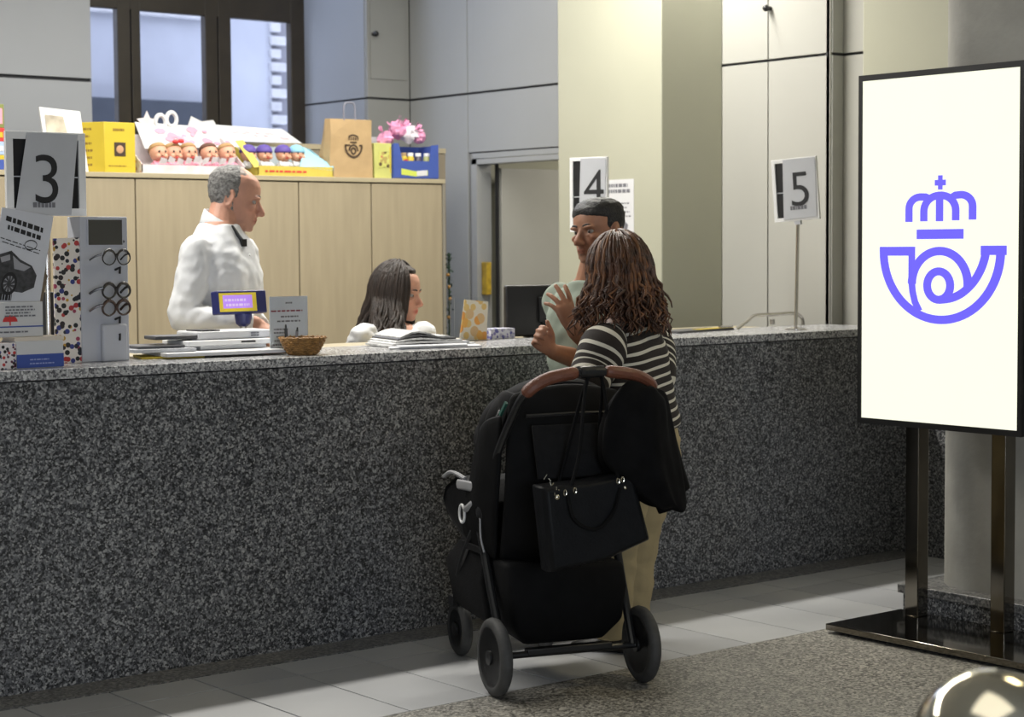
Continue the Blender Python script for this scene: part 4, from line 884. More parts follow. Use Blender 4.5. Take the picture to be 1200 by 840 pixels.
# acrylic holder with orange cards
YA = 6.17
ac = thing('card_holder', 'clear acrylic holder with orange patterned leaflet beside the monitor', 'leaflet', onZ(555, 401, H))
a, b = onY(533, 401, YA), onY(575, 348, YA)
for x0, x1, y0, y1 in ((a.x, b.x, YA, YA+0.002), (a.x, b.x, YA+0.03, YA+0.032)): MB().box((x0, y0, H), (x1, y1, b.z)).build('clear_wall', ACRYL, ac)
l0, l1 = onY(538, 400, YA+0.01), onY(572, 350, YA+0.01)
OR = spots('orange_card_print', (0.82, 0.74, 0.62), [(0.85, 0.45, 0.10), (0.80, 0.55, 0.2), (0.85, 0.38, 0.08), (0.75, 0.5, 0.25)], 26, 0.58)
MB().prism([(0, 0), (l1.x-l0.x-0.012, 0), (l1.x-l0.x, l1.z-H-0.014), (0.03, l1.z-H-0.002)], 0.003, (l0.x, YA+0.012, H+0.002), UX, UZ).build('leaflet', OR, ac)
MB().box((l0.x+0.05, YA+0.018, H), (l1.x+0.0, YA+0.021, l1.z-0.012)).build('white_leaflet', PAPER, ac)
pbx = thing('printed_box', 'small violet printed card box between acrylic holder and monitor', 'box', onZ(587, 398, H))
a, b = onY(572, 400, 6.22), onY(600, 384, 6.22)
MB().box((a.x, 6.20, H), (b.x, 6.28, b.z)).build('carton', spots('violet_print', (0.60, 0.60, 0.66), [(0.10, 0.10, 0.30), (0.2, 0.18, 0.4), (0.4, 0.4, 0.5)], 60, 0.5), pbx, bevel=0.002)
# monitor seen from behind
mo = thing('monitor', 'black computer monitor seen from behind at the second desk', 'monitor', onZ(625, 397, H))
a, b = onY(600, 397, 6.24), onY(648, 334, 6.24); tm = Matrix.Rotation(math.radians(-14), 3, 'Z'); c_ = V(((a.x+b.x)/2+0.03, 6.26, (a.z+b.z)/2+0.004))
MB().obox(c_, (0.29, 0.03, b.z-a.z-0.004), tm).build('back_shell', BLACK, mo, bevel=0.008)
MB().obox(c_+tm @ V((0, 0.018, 0)), (0.28, 0.006, b.z-a.z-0.02), tm).build('screen', mat('screen_glass', (0.02, 0.02, 0.025), 0.15), mo)
MB().obox(c_+tm @ V((0.035, -0.024, 0.005)), (0.055, 0.02, 0.11), tm).build('bracket', BLACK, mo, bevel=0.003)
MB().obox(c_+tm @ V((0.035, -0.036, 0.032)), (0.045, 0.006, 0.030), tm).build('plate', mat('dark_grey_plastic', (0.05, 0.05, 0.055), 0.4), mo)
MB().tube([c_+tm @ V((0.035, -0.03, -0.03)), V((c_.x+0.035, 6.235, H+0.01))], 0.014, 8).lathe([(0.07, 0.0), (0.07, 0.008), (0.02, 0.012), (0.001, 0.012)], (c_.x+0.03, 6.27, H-0.004)).build('stand', BLACK, mo)
tp = thing('card_terminal', 'small white card terminal beside the monitor, behind the raised hands', 'terminal', onZ(652, 395, H))
a, b = onY(645, 398, 6.12), onY(657, 367, 6.12); MB().box((a.x, 6.10, H), (b.x, 6.14, b.z)).build('body', WHITE, tp, bevel=0.004)
MB().box((a.x+0.008, 6.0985, H+0.05), (b.x-0.008, 6.10, b.z-0.01)).build('screen', BLACK, tp)
# folder strip right of the woman
ys = thing('clipboard', 'yellow edged dark clipboard lying on the counter right of the woman', 'clipboard', onZ(825, 389, H))
p0_, p1_ = onZ(795, 391, H), onZ(860, 386.5, H)
d_ = (p1_-p0_).normalized(); n_ = V((-d_.y, d_.x, 0))
MB().prism([(0, 0), ((p1_-p0_).length, 0), ((p1_-p0_).length-0.03, 0.14), (0.02, 0.14)], 0.010, p0_, d_, n_).build('board', MAGD, ys)
MB().prism([((p1_-p0_).length*0.4, 0.004), ((p1_-p0_).length-0.006, 0.002), ((p1_-p0_).length-0.02, 0.05), ((p1_-p0_).length*0.4, 0.05)], 0.002, p0_+UZ*0.0105, d_, n_).build('yellow_sheet', YEL, ys)
q = p1_+d_*0.0-n_*0.0; MB().prism([(-0.12, -0.008), (-0.01, -0.004), (0.0, 0.02), (-0.1, 0.02)], 0.008, q+UZ*0.014, d_, n_).build('clip', STEEL, ys)

# ================================================================== ON TOP OF THE CABINET
ZC = CBZ; YC = CBY
def cpx(px, py=203, y=YC+0.02): return onY(px, py, y)
# left edge toy packs
for j, (p0y, p1y, m) in enumerate(((203, 182, YEL), (181, 166, mat('pale_blue_card', (0.35, 0.45, 0.62), 0.5)), (165, 150, RED), (149, 122, mat('olive_card', (0.20, 0.22, 0.06), 0.5)))):
    a, b = cpx(-30, p0y), cpx(7-j*0.8, p1y)
    o = thing('toy_pack', ['yellow lowest', 'pale blue second', 'red third', 'olive green topmost'][j]+' toy pack in the stack at the left photo edge', 'pack', (b.x-0.1, YC+0.1, a.z), group='toy packs at the left edge')
    MB().box((a.x, YC+0.02, max(a.z, ZC+0.0005) if j == 0 else a.z+0.001), (b.x, YC+0.16, b.z)).build('carton', m, o, bevel=0.003)
    MB().box((b.x-0.06, YC+0.0185, a.z+0.02), (b.x-0.01, YC+0.02, b.z-0.02)).build('label', [BLUE, PAPER, YEL, PINK][j], o)
# small picture card
pc = thing('picture_card', 'white framed picture card leaning behind the number 3 sign', 'picture', cpx(75, 204, YC+0.1))
a, b = cpx(52, 204, YC+0.1), cpx(98, 128, YC+0.1)
MB().prism([(0.02, 0), (b.x-a.x+0.015, 0), (b.x-a.x-0.01, b.z-ZC-0.01), (-0.01, b.z-ZC+0.004)], 0.012, (a.x, YC+0.1, ZC), UX, V((0, 0.10, 1)).normalized()).build('frame', WHITE, pc, bevel=0.002)
k = b.z-ZC
MB().prism([(0.02, k*0.1), (0.15, k*0.1), (0.10, k*0.88), (0.004, k*0.9)], 0.001, (a.x+0.01, YC+0.085, ZC), UX, V((0, 0.10, 1)).normalized()).build('picture', mat('picture_print', (0.50, 0.44, 0.34), 0.6, var=0.4, scale=10), pc)
# yellow box
yb_ = thing('yellow_box', 'yellow card box with dark square print on the cabinet top', 'box', cpx(130))
a, m_, b = cpx(103, 203), cpx(123, 203), cpx(158, 144)
MB().prism([(m_.x, YC+0.02), (b.x, YC+0.02), (b.x, YC+0.16), (a.x-0.03, YC+0.19)], b.z-ZC, (0, 0, ZC), UX, UY).build('carton', YEL, yb_, bevel=0.002)
q0, q1 = cpx(134, 183), cpx(147, 167)
MB().box((q0.x, YC+0.0185, q0.z), (q1.x, YC+0.0198, q1.z)).build('dark_square', mat('dark_brown_print', (0.05, 0.03, 0.02), 0.5), yb_, bevel=0.0005)
qq = cpx(140.5, 175); MB().ball((qq.x, YC+0.0183, qq.z), (0.02, 0.0012, 0.02), 12, 6).build('face_print', mat('tan_print', (0.5, 0.28, 0.15), 0.5), yb_)
mb = MB(); word_lines(mb, (cpx(132, 154).x, YC+0.0195, cpx(132, 154).z), UX, UZ, 0.07, 0.02, 1, rnd=random.Random(3)); word_lines(mb, (cpx(127, 195).x, YC+0.0195, cpx(127, 195).z), UX, UZ, 0.12, 0.008, 1, rnd=random.Random(4))
sd = (V((m_.x, YC+0.02, 0))-V((a.x-0.03, YC+0.19, 0))).normalized()
for j in range(6): word_lines(mb, V((a.x-0.03, YC+0.19, ZC+0.03+j*0.035))+sd*0.03, sd, UZ, 0.12, 0.018, 1, rnd=random.Random(j))
mb.build('printed_text', mat('brown_print', (0.25, 0.15, 0.02), 0.5), yb_, smooth=0)
# doll display boxes
SKIN_D = mat('doll_skin', (0.62, 0.33, 0.22), 0.45, var=0.08)
def doll(p, r, hat, label, hair, group, body):
    t = thing('doll', label, 'doll', p, group=group)
    MB().ball(p+V((0, 0, r)), (r, r*0.95, r), 14, 10).ball(p+V((-0.0, -r*0.95, r*0.75)), r*0.14, 8, 6).ball(p+V((-r*0.45, -r*0.72, r*0.62)), r*0.3, 8, 6).ball(p+V((r*0.45, -r*0.72, r*0.62)), r*0.3, 8, 6).build('head', SKIN_D, t, smooth=180)
    for s_ in (-1, 1): MB().ball(p+V((s_*r*0.36, -r*0.86, r*1.12)), (r*0.12, r*0.08, r*0.14), 8, 6).build('eye', INK, t)
    MB().ball(p+V((0, -r*0.9, r*0.48)), (r*0.2, r*0.08, r*0.08), 8, 6).build('mouth', RED, t)
    if hat is not None:
        MB().lathe([(r*1.06, 0), (r*1.08, r*0.2), (r*0.95, r*0.6), (r*0.55, r*0.95), (r*0.1, r*1.05)], p+V((0, 0.004, r*1.18))).build('cap', hat, t, smooth=180)
    else:
        MB().lathe([(r*1.03, 0), (r*1.0, r*0.25), (r*0.8, r*0.55), (r*0.4, r*0.75), (r*0.05, r*0.8)], p+V((0, r*0.2, r*1.28)), Matrix.Rotation(-0.5, 3, 'X')).build('hair', hair, t, smooth=180)
    MB().lathe([(r*0.7, 0), (r*0.95, r*0.25), (r*0.8, r*0.7), (r*0.3, r*0.95)], p+V((0, 0, -r*0.8))).build('body', body, t, smooth=180)
    for s_ in (-1, 1): MB().tube([p+V((s_*r*0.55, -r*0.2, -r*0.05)), p+V((s_*r*0.75, -r*0.8, -r*0.45))], [r*0.25, r*0.2], 8, rnd=True).build('arm', body, t)
    return t
def display_box(px0, px1, pback0, pback1, py_top, py_lip, py_side, label, mats, name='display_box', shapes=()):
    y0, y1 = YC+0.015, YC+0.30
    a, b = cpx(px0, 203), cpx(px1, 203); zl = onY((px0+px1)/2, py_lip, y0).z
    t = thing(name, label, 'display box', ((a.x+b.x)/2, YC+0.1, ZC))
    e = 0.004
    MB().box((a.x, y0, ZC+0.0005), (b.x, y1, ZC+0.006)).build('bottom', mats[0], t)
    MB().box((a.x, y0, ZC+0.006), (b.x, y0+e, zl)).build('front_lip', mats[0], t)
    bt = onY(pback0, py_top, y1).z
    for xx, m in ((a.x, mats[1]), (b.x-e, mats[2])):
        MB().prism([(y0, ZC+0.006), (y1, ZC+0.006), (y1, bt-0.05), (y1-0.06, bt-0.06), (y0, zl)], e, (xx, 0, 0), UY, UZ).build('side', m, t)
    MB().box((a.x, y1-e, ZC+0.006), (b.x, y1, bt-0.05)).build('back', mats[3], t)
    return t, a, b, y0, y1, zl, bt
PKW = mat('white_pink_card', (0.66, 0.61, 0.62), 0.5, var=0.10, scale=20)
t1, a, b, y0, y1, zl, bt = display_box(166, 287, 160, 280, 146, 194, 170, 'white and pink display box with five doll heads on the cabinet', [PKW, spots('striped_card', (0.75, 0.70, 0.66), [(0.6, 0.3, 0.2), (0.65, 0.6, 0.5)], 40, 0.4), PKW, PKW])
hd = [onY(158, 143, y1), onY(263, 150, y1), onY(290, 172, y1-0.05), onY(170, 174, y1-0.10)]
MB().add([q for q in hd]+[q+V((0, 0.006, 0.001)) for q in hd], [(0, 1, 2, 3), (7, 6, 5, 4)]+[(k, (k+1) % 4, 4+(k+1) % 4, 4+k) for k in range(4)]).build('header_card', PAPER, t1)
hn = (hd[1]-hd[0]).cross(hd[3]-hd[0]).normalized(); hn = hn if hn.y < 0 else -hn
ucc = (hd[1]-hd[0]).normalized(); vcc = (hd[0]-hd[3]).normalized()
mb = MB(); rr_ = random.Random(12)
for k in range(16):
    c = hd[3].lerp(hd[2], rr_.uniform(.08, .92)).lerp(hd[0].lerp(hd[1], rr_.uniform(.1, .9)), rr_.uniform(.2, .85))+hn*0.002; r_ = rr_.uniform(.010, .026)
    mb.add([c+ucc*r_*1.4*math.cos(2*PI*j/7)+vcc*r_*math.sin(2*PI*j/7)*rr_.uniform(.6, 1) for j in range(7)], [tuple(range(7))])
mb.build('pink_print', PINK, t1, smooth=0)
mb = MB()
star = [(0.062*(1 if k % 2 == 0 else 0.5)*math.cos(PI*k/5+PI/2), 0.062*(1 if k % 2 == 0 else 0.5)*math.sin(PI*k/5+PI/2)) for k in range(10)]
mb.prism(star, 0.004, onY(172, 144, y1), UX, UZ)
t_ = mb.build('star_cutout', PKW, t1)
mb = MB()
for px, py in ((188, 143), (201, 140)): mb.torus(onY(px, py, y1), 0.036, 0.012, Matrix.Rotation(math.radians(90), 3, 'X'), 20, 6, sx=0.8)
mb.build('loop_cutout', PAPER, t1)
MB().prism([(0, -0.03), (0.03, 0.045), (0.09, 0.02), (0.16, 0.03), (0.2, -0.03)], 0.004, onY(218, 146, y1), UX, UZ).build('header_edge', PAPER, t1)
TANH = mat('doll_blond_hair', (0.40, 0.24, 0.10), 0.6, var=0.2, scale=40); BRH = mat('doll_brown_hair', (0.12, 0.05, 0.03), 0.6, var=0.2, scale=40)
names5 = ['leftmost bald doll with a tan face in the pink box', 'second doll from left with red bow in the pink box', 'middle doll in the pink box with round cheeks', 'fourth doll from left in the pink box, brown haired', 'rightmost doll in the pink box, above the clerk']
for j, px in enumerate((186, 203, 221, 245, 266)):
    p = onY(px, 190, y0+0.09); doll(V((p.x, y0+0.09, p.z)), 0.047, None, names5[j], [TANH, TANH, TANH, BRH, TANH][j], 'dolls in the pink display box', PINK)
p = onY(206, 166, y0+0.05); rbw = MB().ball(p, (0.02, 0.01, 0.012), 8, 6).ball(p+V((0.03, 0, 0.004)), (0.018, 0.01, 0.012), 8, 6).build('red_bow', RED, [o for o in bpy.data.objects if o.get('label') == names5[1]][0])
rr_ = random.Random(3)
for k in range(9):
    q = onY(190+k*10, 193-rr_.random()*3, y0+0.03); mb = MB(); mb.prism([(-0.02, 0), (0.02, 0.005), (0.025, 0.03), (-0.01, 0.035)], 0.003, q, V((1, rr_.uniform(-.3, .3), rr_.uniform(-.4, .4))).normalized(), V((0, -0.3, 1)).normalized()); mb.build('leaflet', PKW, t1, smooth=0)
LBL = mat('light_blue_card', (0.33, 0.58, 0.68), 0.5, var=0.05)
YC2 = mat('yellow_tray_card', (0.58, 0.46, 0.08), 0.5, var=0.08, scale=15)
t2, a, b, y0, y1, zl, bt = display_box(302, 390, 290, 350, 160, 195, 170, 'yellow and light blue display box with four capped dolls on the cabinet', [YC2, YC2, LBL, mat('grey_blue_card', (0.40, 0.46, 0.52), 0.5)])
hd = [onY(250, 146, y1+0.05), onY(332, 152, y1+0.05), onY(354, 168, y1+0.03), onY(275, 165, y1+0.02)]
MB().add([q for q in hd]+[q+V((0, 0.006, 0.001)) for q in hd], [(0, 1, 2, 3), (7, 6, 5, 4)]+[(k, (k+1) % 4, 4+(k+1) % 4, 4+k) for k in range(4)]).build('header_card', PAPER, t2)
mb = MB(); hn = (hd[1]-hd[0]).cross(hd[3]-hd[0]).normalized(); hn = hn if hn.y < 0 else -hn
ucc = (hd[1]-hd[0]).normalized(); vcc = (hd[0]-hd[3]).normalized()
for k in range(12):
    c = hd[3].lerp(hd[2], 0.1+0.07*k).lerp(hd[0].lerp(hd[1], 0.1+0.07*k), rr_.uniform(.3, .7))+hn*0.002; mb.add([c+ucc*0.014*math.cos(2*PI*j/7)+vcc*0.010*math.sin(2*PI*j/7) for j in range(7)], [tuple(range(7))])
mb.build('pink_print', mat('pale_pink_print', (0.75, 0.55, 0.6), 0.5), t2, smooth=0)
fl_ = [onY(276, 165, y0+0.12), onY(298, 196, y0-0.001), onY(303, 196, y0-0.001), onY(303, 190, y0), onY(285, 164, y0+0.14)]
MB().add(fl_+[q+V((0, 0.005, 0)) for q in fl_], [(0, 1, 2, 3, 4), (9, 8, 7, 6, 5)]+[(k, (k+1) % 5, 5+(k+1) % 5, 5+k) for k in range(5)]).build('slanted_side', YC2, t2)
fr_ = [onY(356, 172, y0+0.14), onY(352, 195, y0-0.001), onY(391, 200, y0-0.001), onY(391, 195, y0)]
MB().add(fr_+[q+V((0, 0.005, 0)) for q in fr_], [(0, 1, 2, 3), (7, 6, 5, 4)]+[(k, (k+1) % 4, 4+(k+1) % 4, 4+k) for k in range(4)]).build('slanted_side', LBL, t2)
mb = MB(); word_lines(mb, (onY(310, 202, y0).x, y0-0.001, onY(310, 202, y0).z), UX, UZ, 0.26, 0.016, 1, rnd=random.Random(8)); mb.build('printed_text', RED, t2, smooth=0)
VIO = mat('violet_cap', (0.10, 0.06, 0.30), 0.6, var=0.1); LBC = mat('light_blue_cap', (0.25, 0.50, 0.66), 0.6, var=0.1)
names4 = ['leftmost doll with violet cap in the blue box', 'second doll from left with violet cap in the blue box', 'third doll from left with violet cap in the blue box', 'rightmost doll with light blue cap in the blue box']
for j, px in enumerate((291, 310, 332, 348)):
    p = onY(px, 190, y0+0.10); doll(V((p.x, y0+0.10, p.z)), 0.042, LBC if j == 3 else VIO, names4[j], None, 'dolls in the blue display box', PAPER)
# paper bag
pbg = thing('paper_bag', 'brown paper carrier bag with black horn emblem on the cabinet', 'bag', cpx(410))
a, b = cpx(387, 206), cpx(436, 141); zb2 = b.z
mb = MB(); w2 = b.x-a.x
prof = [(0.0, 0, 0.12), (0.35, 0, 0.11), (0.7, 0.006, 0.08), (1.0, 0.004, 0.05)]
mb.loft([[V((a.x+ins, YC+0.02+0.004*math.sin(7*t), ZC+0.0005+t*(zb2-ZC))), V((a.x+w2*0.5, YC+0.015, ZC+0.0005+t*(zb2-ZC))), V((b.x-ins, YC+0.02, ZC+0.0005+t*(zb2-ZC))), V((b.x-ins-0.004, YC+0.02+dd/2, ZC+0.0005+t*(zb2-ZC))), V((b.x-ins, YC+0.02+dd, ZC+0.0005+t*(zb2-ZC))), V((a.x+ins, YC+0.02+dd, ZC+0.0005+t*(zb2-ZC))), V((a.x+ins-0.018*t, YC+0.02+dd/2, ZC+0.0005+t*(zb2-ZC)))] for t, ins, dd in prof])
mb.build('sack', KRAFT, pbg, smooth=0)
h0, h1, h2 = cpx(403, 141), cpx(409, 121), cpx(416, 141)
MB().tube(crom([h0, V((h0.x, h0.y, h1.z-0.03)), V((h0.x+0.012, h0.y, h1.z)), V((h2.x-0.012, h0.y, h1.z)), V((h2.x, h0.y, h1.z-0.03)), h2], 6), 0.005, 8).build('handle', mat('grey_cord', (0.20, 0.20, 0.24), 0.7), pbg)
mb = MB(); qc = cpx(414.5, 170, YC+0.013); kk = 0.010/100*3.9
def BT(u, v): return V((qc.x+(u-350)*kk/2.1, YC+0.0125, qc.z-(v-430)*kk/2.1))
ribbon(mb, [(346-288*math.cos(x_), 438+338*math.sin(x_)) for x_ in [PI*k/20 for k in range(21)]], 60, BT)
ribbon(mb, [(338+75*math.cos(x_), 600+85*math.sin(x_)) for x_ in [2*PI*k/20 for k in range(21)]], 55, BT)
ribbon(mb, [(342+150*math.cos(x_), 600-170*math.sin(x_)) for x_ in [PI*k/16 for k in range(17)]], 50, BT)
for u in (190, 262, 340, 420, 500): ribbon(mb, [(u, 290), (u, 200)], 40, BT)
ribbon(mb, [(190-18+330*k/10, 190-50*math.sin(PI*k/10)) for k in range(11)], 45, BT)
ribbon(mb, [(226, 352), (458, 352)], 45, BT); ribbon(mb, [(38, 436), (220, 436)], 45, BT); ribbon(mb, [(540, 436), (662, 436)], 45, BT)
mb.build('emblem', mat('bag_emblem_ink', (0.06, 0.035, 0.02), 0.6), pbg, smooth=0)
# yellow tin and blue tray with jars
tn = thing('yellow_tin', 'tall narrow yellow green carton beside the paper bag', 'carton', cpx(449))
a, b = cpx(440, 207), cpx(460, 168)
MB().box((a.x, YC+0.03, ZC+0.0005), (b.x, YC+0.14, b.z)).build('carton', mat('lime_yellow_card', (0.52, 0.52, 0.16), 0.5, var=0.1), tn, bevel=0.003)
qa, qb = cpx(444, 196, YC+0.029), cpx(456, 178, YC+0.029)
MB().box((qa.x, YC+0.028, qa.z), (qb.x, YC+0.0295, qb.z)).build('picture', spots('carton_picture', (0.55, 0.55, 0.15), [(0.10, 0.06, 0.03), (0.4, 0.3, 0.1), (0.5, 0.2, 0.1)], 45, 0.5), tn)
MB().box((qb.x+0.005, YC+0.0285, ZC+0.03), (qb.x+0.012, YC+0.0296, b.z-0.02)).build('side_band', YEL, tn)
wt = thing('white_card', 'small white card behind the yellow carton', 'card', cpx(440, 204, YC+0.2)); q0, q1 = cpx(434, 200, YC+0.2), cpx(449, 161, YC+0.2)
MB().box((q0.x, YC+0.19, ZC+0.0005), (q1.x, YC+0.20, q1.z)).build('sheet', PAPER, wt)
tr = thing('display_tray', 'blue display tray holding small yellow jars at the cabinet end', 'display tray', cpx(487))
a, b = cpx(461, 208), cpx(513, 171)
q = cpx(470, 192); e = 0.005
MB().box((a.x, YC+0.02, ZC+0.0005), (b.x, YC+0.20, ZC+0.006)).build('bottom', BLUE, tr)
poly = [(0, 0), (b.x-a.x, 0), (b.x-a.x, b.z-ZC), (b.x-a.x-0.05, b.z-ZC-0.006), (b.x-a.x-0.06, (b.z-ZC)*0.5), (0.06, (b.z-ZC)*0.5), (0.035, b.z-ZC), (0, b.z-ZC)]
MB().prism(poly, e, (a.x, YC+0.02, ZC+0.006), UX, UZ).build('front_wall', BLUE, tr)
MB().box((a.x, YC+0.021, ZC+0.006), (a.x+e, YC+0.20, b.z)).box((b.x-e, YC+0.021, ZC+0.006), (b.x, YC+0.20, b.z)).box((a.x, YC+0.195, ZC+0.006), (b.x, YC+0.2, b.z)).build('tray_walls', BLUE, tr)
MB().prism([(0.05, 0.022), (0.15, 0.014), (0.23, 0.022), (0.23, 0.050), (0.15, 0.042), (0.05, 0.056)], 0.001, (a.x, YC+0.0145, ZC), UX, UZ).build('lime_band', mat('lime_print', (0.55, 0.62, 0.10), 0.5), tr)
MB().prism([(0.155, 0.016), (0.225, 0.020), (0.225, 0.05), (0.155, 0.044)], 0.001, (a.x, YC+0.0135, ZC), UX, UZ).build('white_patch', PAPER, tr)
for j, (px, m) in enumerate(((473, YEL), (481, YEL), (490, mat('dark_jar', (0.06, 0.05, 0.08), 0.4)), (500, mat('olive_jar', (0.40, 0.42, 0.18), 0.4)))):
    p = cpx(px, 186, YC+0.09); t = thing('jar', ['yellow jar with red label at left in the blue tray', 'second yellow jar in the blue tray', 'dark jar in the middle of the blue tray', 'olive green jar at right in the blue tray'][j], 'jar', (p.x, YC+0.09, ZC+0.0065), group='jars in the blue tray')
    MB().lathe([(0.018, 0), (0.020, 0.004), (0.020, 0.115), (0.016, 0.122)], (p.x, YC+0.09, ZC+0.0065)).build('body', m, t)
    MB().lathe([(0.017, 0), (0.017, 0.018), (0.002, 0.018)], (p.x, YC+0.09, ZC+0.129)).build('lid', WHITE if j else KRAFT, t)
    if j == 0: MB().box((p.x-0.012, YC+0.0665, ZC+0.075), (p.x+0.012, YC+0.069, ZC+0.11)).build('label', RED, t)
# pink sweet bags heaped on the carton and tray
CELL = mat('pink_cellophane', (0.72, 0.30, 0.48), 0.18, var=0.35, scale=20); CELW = mat('white_cellophane', (0.80, 0.74, 0.80), 0.2, var=0.2, scale=25)
for j, (px, py, r_, lbl) in enumerate(((452, 162, 0.050, 'leftmost pink cellophane sweet bag on the yellow carton'), (466, 152, 0.055, 'topmost pink cellophane sweet bag above the blue tray'), (479, 157, 0.058, 'white and pink sweet bag in the middle of the heap'), (490, 160, 0.045, 'rightmost pink sweet bag leaning over the jars'))):
    p = cpx(px, py, YC+0.11); t = thing('sweet_bag', lbl, 'bag', p, group='cellophane sweet bags'); rq = random.Random(j+40)
    mb = MB().ball(p, (r_, r_*0.7, r_*0.85), 14, 10)
    mb.v = [q_+(q_-p).normalized()*noise.noise(q_*40+V((j*9, 0, 0)))*r_*0.45 for q_ in mb.v]; mb.build('pouch', CELW if j == 2 else CELL, t, smooth=25)
    mb = MB()
    for k in range(9):
        d = V((rq.uniform(-1, 1), rq.uniform(-.6, .2), rq.uniform(0.2, 1.2))).normalized(); s_ = d.orthogonal().normalized()*0.012
        mb.add([p+d*r_*0.7, p+d*(r_+0.02)+s_, p+d*(r_+0.032), p+d*(r_+0.02)-s_], [(0, 1, 2, 3)])
    mb.build('ruffle', CELL, t, smooth=0)

# ================================================================== PEOPLE
def skin(name, col, var=0.08): return attr_mix(mat(name, col, 0.5, var=var, scale=25, bump=0.06, bscale=120, spec=0.35))
def evalmesh(o):
    dg = bpy.context.evaluated_depsgraph_get(); return bpy.data.meshes.new_from_object(o.evaluated_get(dg))
def fuse(mb, name, m, parent, vox, smooth_it=3, wob=None, tint=None):
    """melt overlapping closed volumes into ONE continuous skin"""
    o = mb.build(name, m, parent, smooth=180)
    r = o.modifiers.new('r', 'REMESH'); r.mode = 'VOXEL'; r.voxel_size = vox; r.use_smooth_shade = True
    sm_ = o.modifiers.new('s', 'SMOOTH'); sm_.factor = 0.5; sm_.iterations = smooth_it
    me = evalmesh(o); o.modifiers.clear(); old = o.data; o.data = me; me.name = name; bpy.data.meshes.remove(old)
    if not me.materials: me.materials.append(m)
    Wm = WM[o]
    if wob:
        nrm = [v.normal.copy() for v in me.vertices]
        for v, n_ in zip(me.vertices, nrm): v.co += n_*wob(Wm @ v.co)
    ca = me.attributes.new('tint', 'FLOAT_COLOR', 'POINT')
    if tint:
        for i, v in enumerate(me.vertices): ca.data[i].color = tuple(tint(Wm @ v.co)) + (1,)
    else: ca.data.foreach_set('color', [1.0]*4*len(me.vertices))
    me.polygons.foreach_set('use_smooth', [True]*len(me.polygons)); me.update()
    return o
HP = [(0.0, .066, .018, .020), (.04, .088, -.004, .036), (.10, .094, -.018, .047), (.18, .0945, -.035, .055), (.26, .0945, -.055, .061), (.34, .0935, -.070, .066), (.42, .090, -.083, .0695), (.50, .0865, -.091, .0725),
      (.58, .0935, -.096, .0745), (.66, .0935, -.099, .0760), (.75, .089, -.098, .0765), (.84, .077, -.089, .071), (.91, .056, -.071, .058), (.96, .033, -.047, .040), (.995, .008, -.018, .012)]
def head_pt(i, a, d=0.0):
    t, xf, xb, w_ = HP[i]; xc = xf*0.12+xb*0.30; ca, sa = math.cos(a), math.sin(a)
    ex = abs(ca)**0.86*(1 if ca >= 0 else -1); ey_ = abs(sa)**0.92*(1 if sa >= 0 else -1)
    x_ = xc + ((xf-xc) if ca >= 0 else (xc-xb))*ex; y_ = w_*ey_; z_ = (t-.5)*.23
    p = V((x_, y_, z_)); n_ = V((ca/0.95, sa/0.75, (t-.45)*1.6)).normalized()
    return p + n_*d
def head_volume(mb, seg=28, d=0.0): mb.loft([[head_pt(i, 2*PI*k/seg, d) for k in range(seg)] for i in range(len(HP))])
def head(mb, HM, nose=1.0, jaw=1.0, female=False):
    M0 = mb.M; mb.M = HM
    head_volume(mb)
    mb.ball((.078, 0, -.100), (.018, .020*jaw, .014)).ball((.030, .040*jaw, -.088), (.035, .014, .016)).ball((.030, -.040*jaw, -.088), (.035, .014, .016))
    br = 0.6 if female else 1.0
    for s_ in (-1, 1):
        mb.ball((.083, s_*.030, .016), (.012*br+.004, .024, .0075))           # brow ridge
        mb.ball((.068, s_*.043, -.022), (.020, .017, .014))                    # cheekbone
        mb.ball((.079, s_*.031, .0105), (.0115, .0155, .0038)).ball((.078, s_*.031, -.0125), (.0115, .0145, .0036))   # eyelids
        em = Matrix.Rotation(s_*0.35, 3, 'Z') @ Matrix.Rotation(0.15, 3, 'Y')
        mb.torus((-.012, s_*.0775, -.008), 0.021, 0.0055, em @ Matrix.Rotation(PI/2, 3, 'X'), 18, 8, sx=0.72, sy=1.35)
        mb.ball((-.010, s_*.0735, -.008), (.013, .006, .024), m3=em)
        mb.ball((-.004, s_*.078, -.033), (.008, .005, .009))
        mb.ball((.104, s_*.0125*nose, -.0415), (.0105, .0075, .0075))
    mb.tube([(.086, 0, .010), (.095, 0, -.008), (.107*1.0, 0, -.025), (.1135*1.0, 0, -.036)], [.0085, .0085*nose, .0105*nose, .0115*nose], 10, rnd=True)
    mb.ball((.102, 0, -.044), (.014, .009, .006))
    mb.ball((.0945, 0, -.0635), (.0085, .021, .0062)).ball((.0925, 0, -.0745), (.0090, .019, .0070))
    mb.M = M0
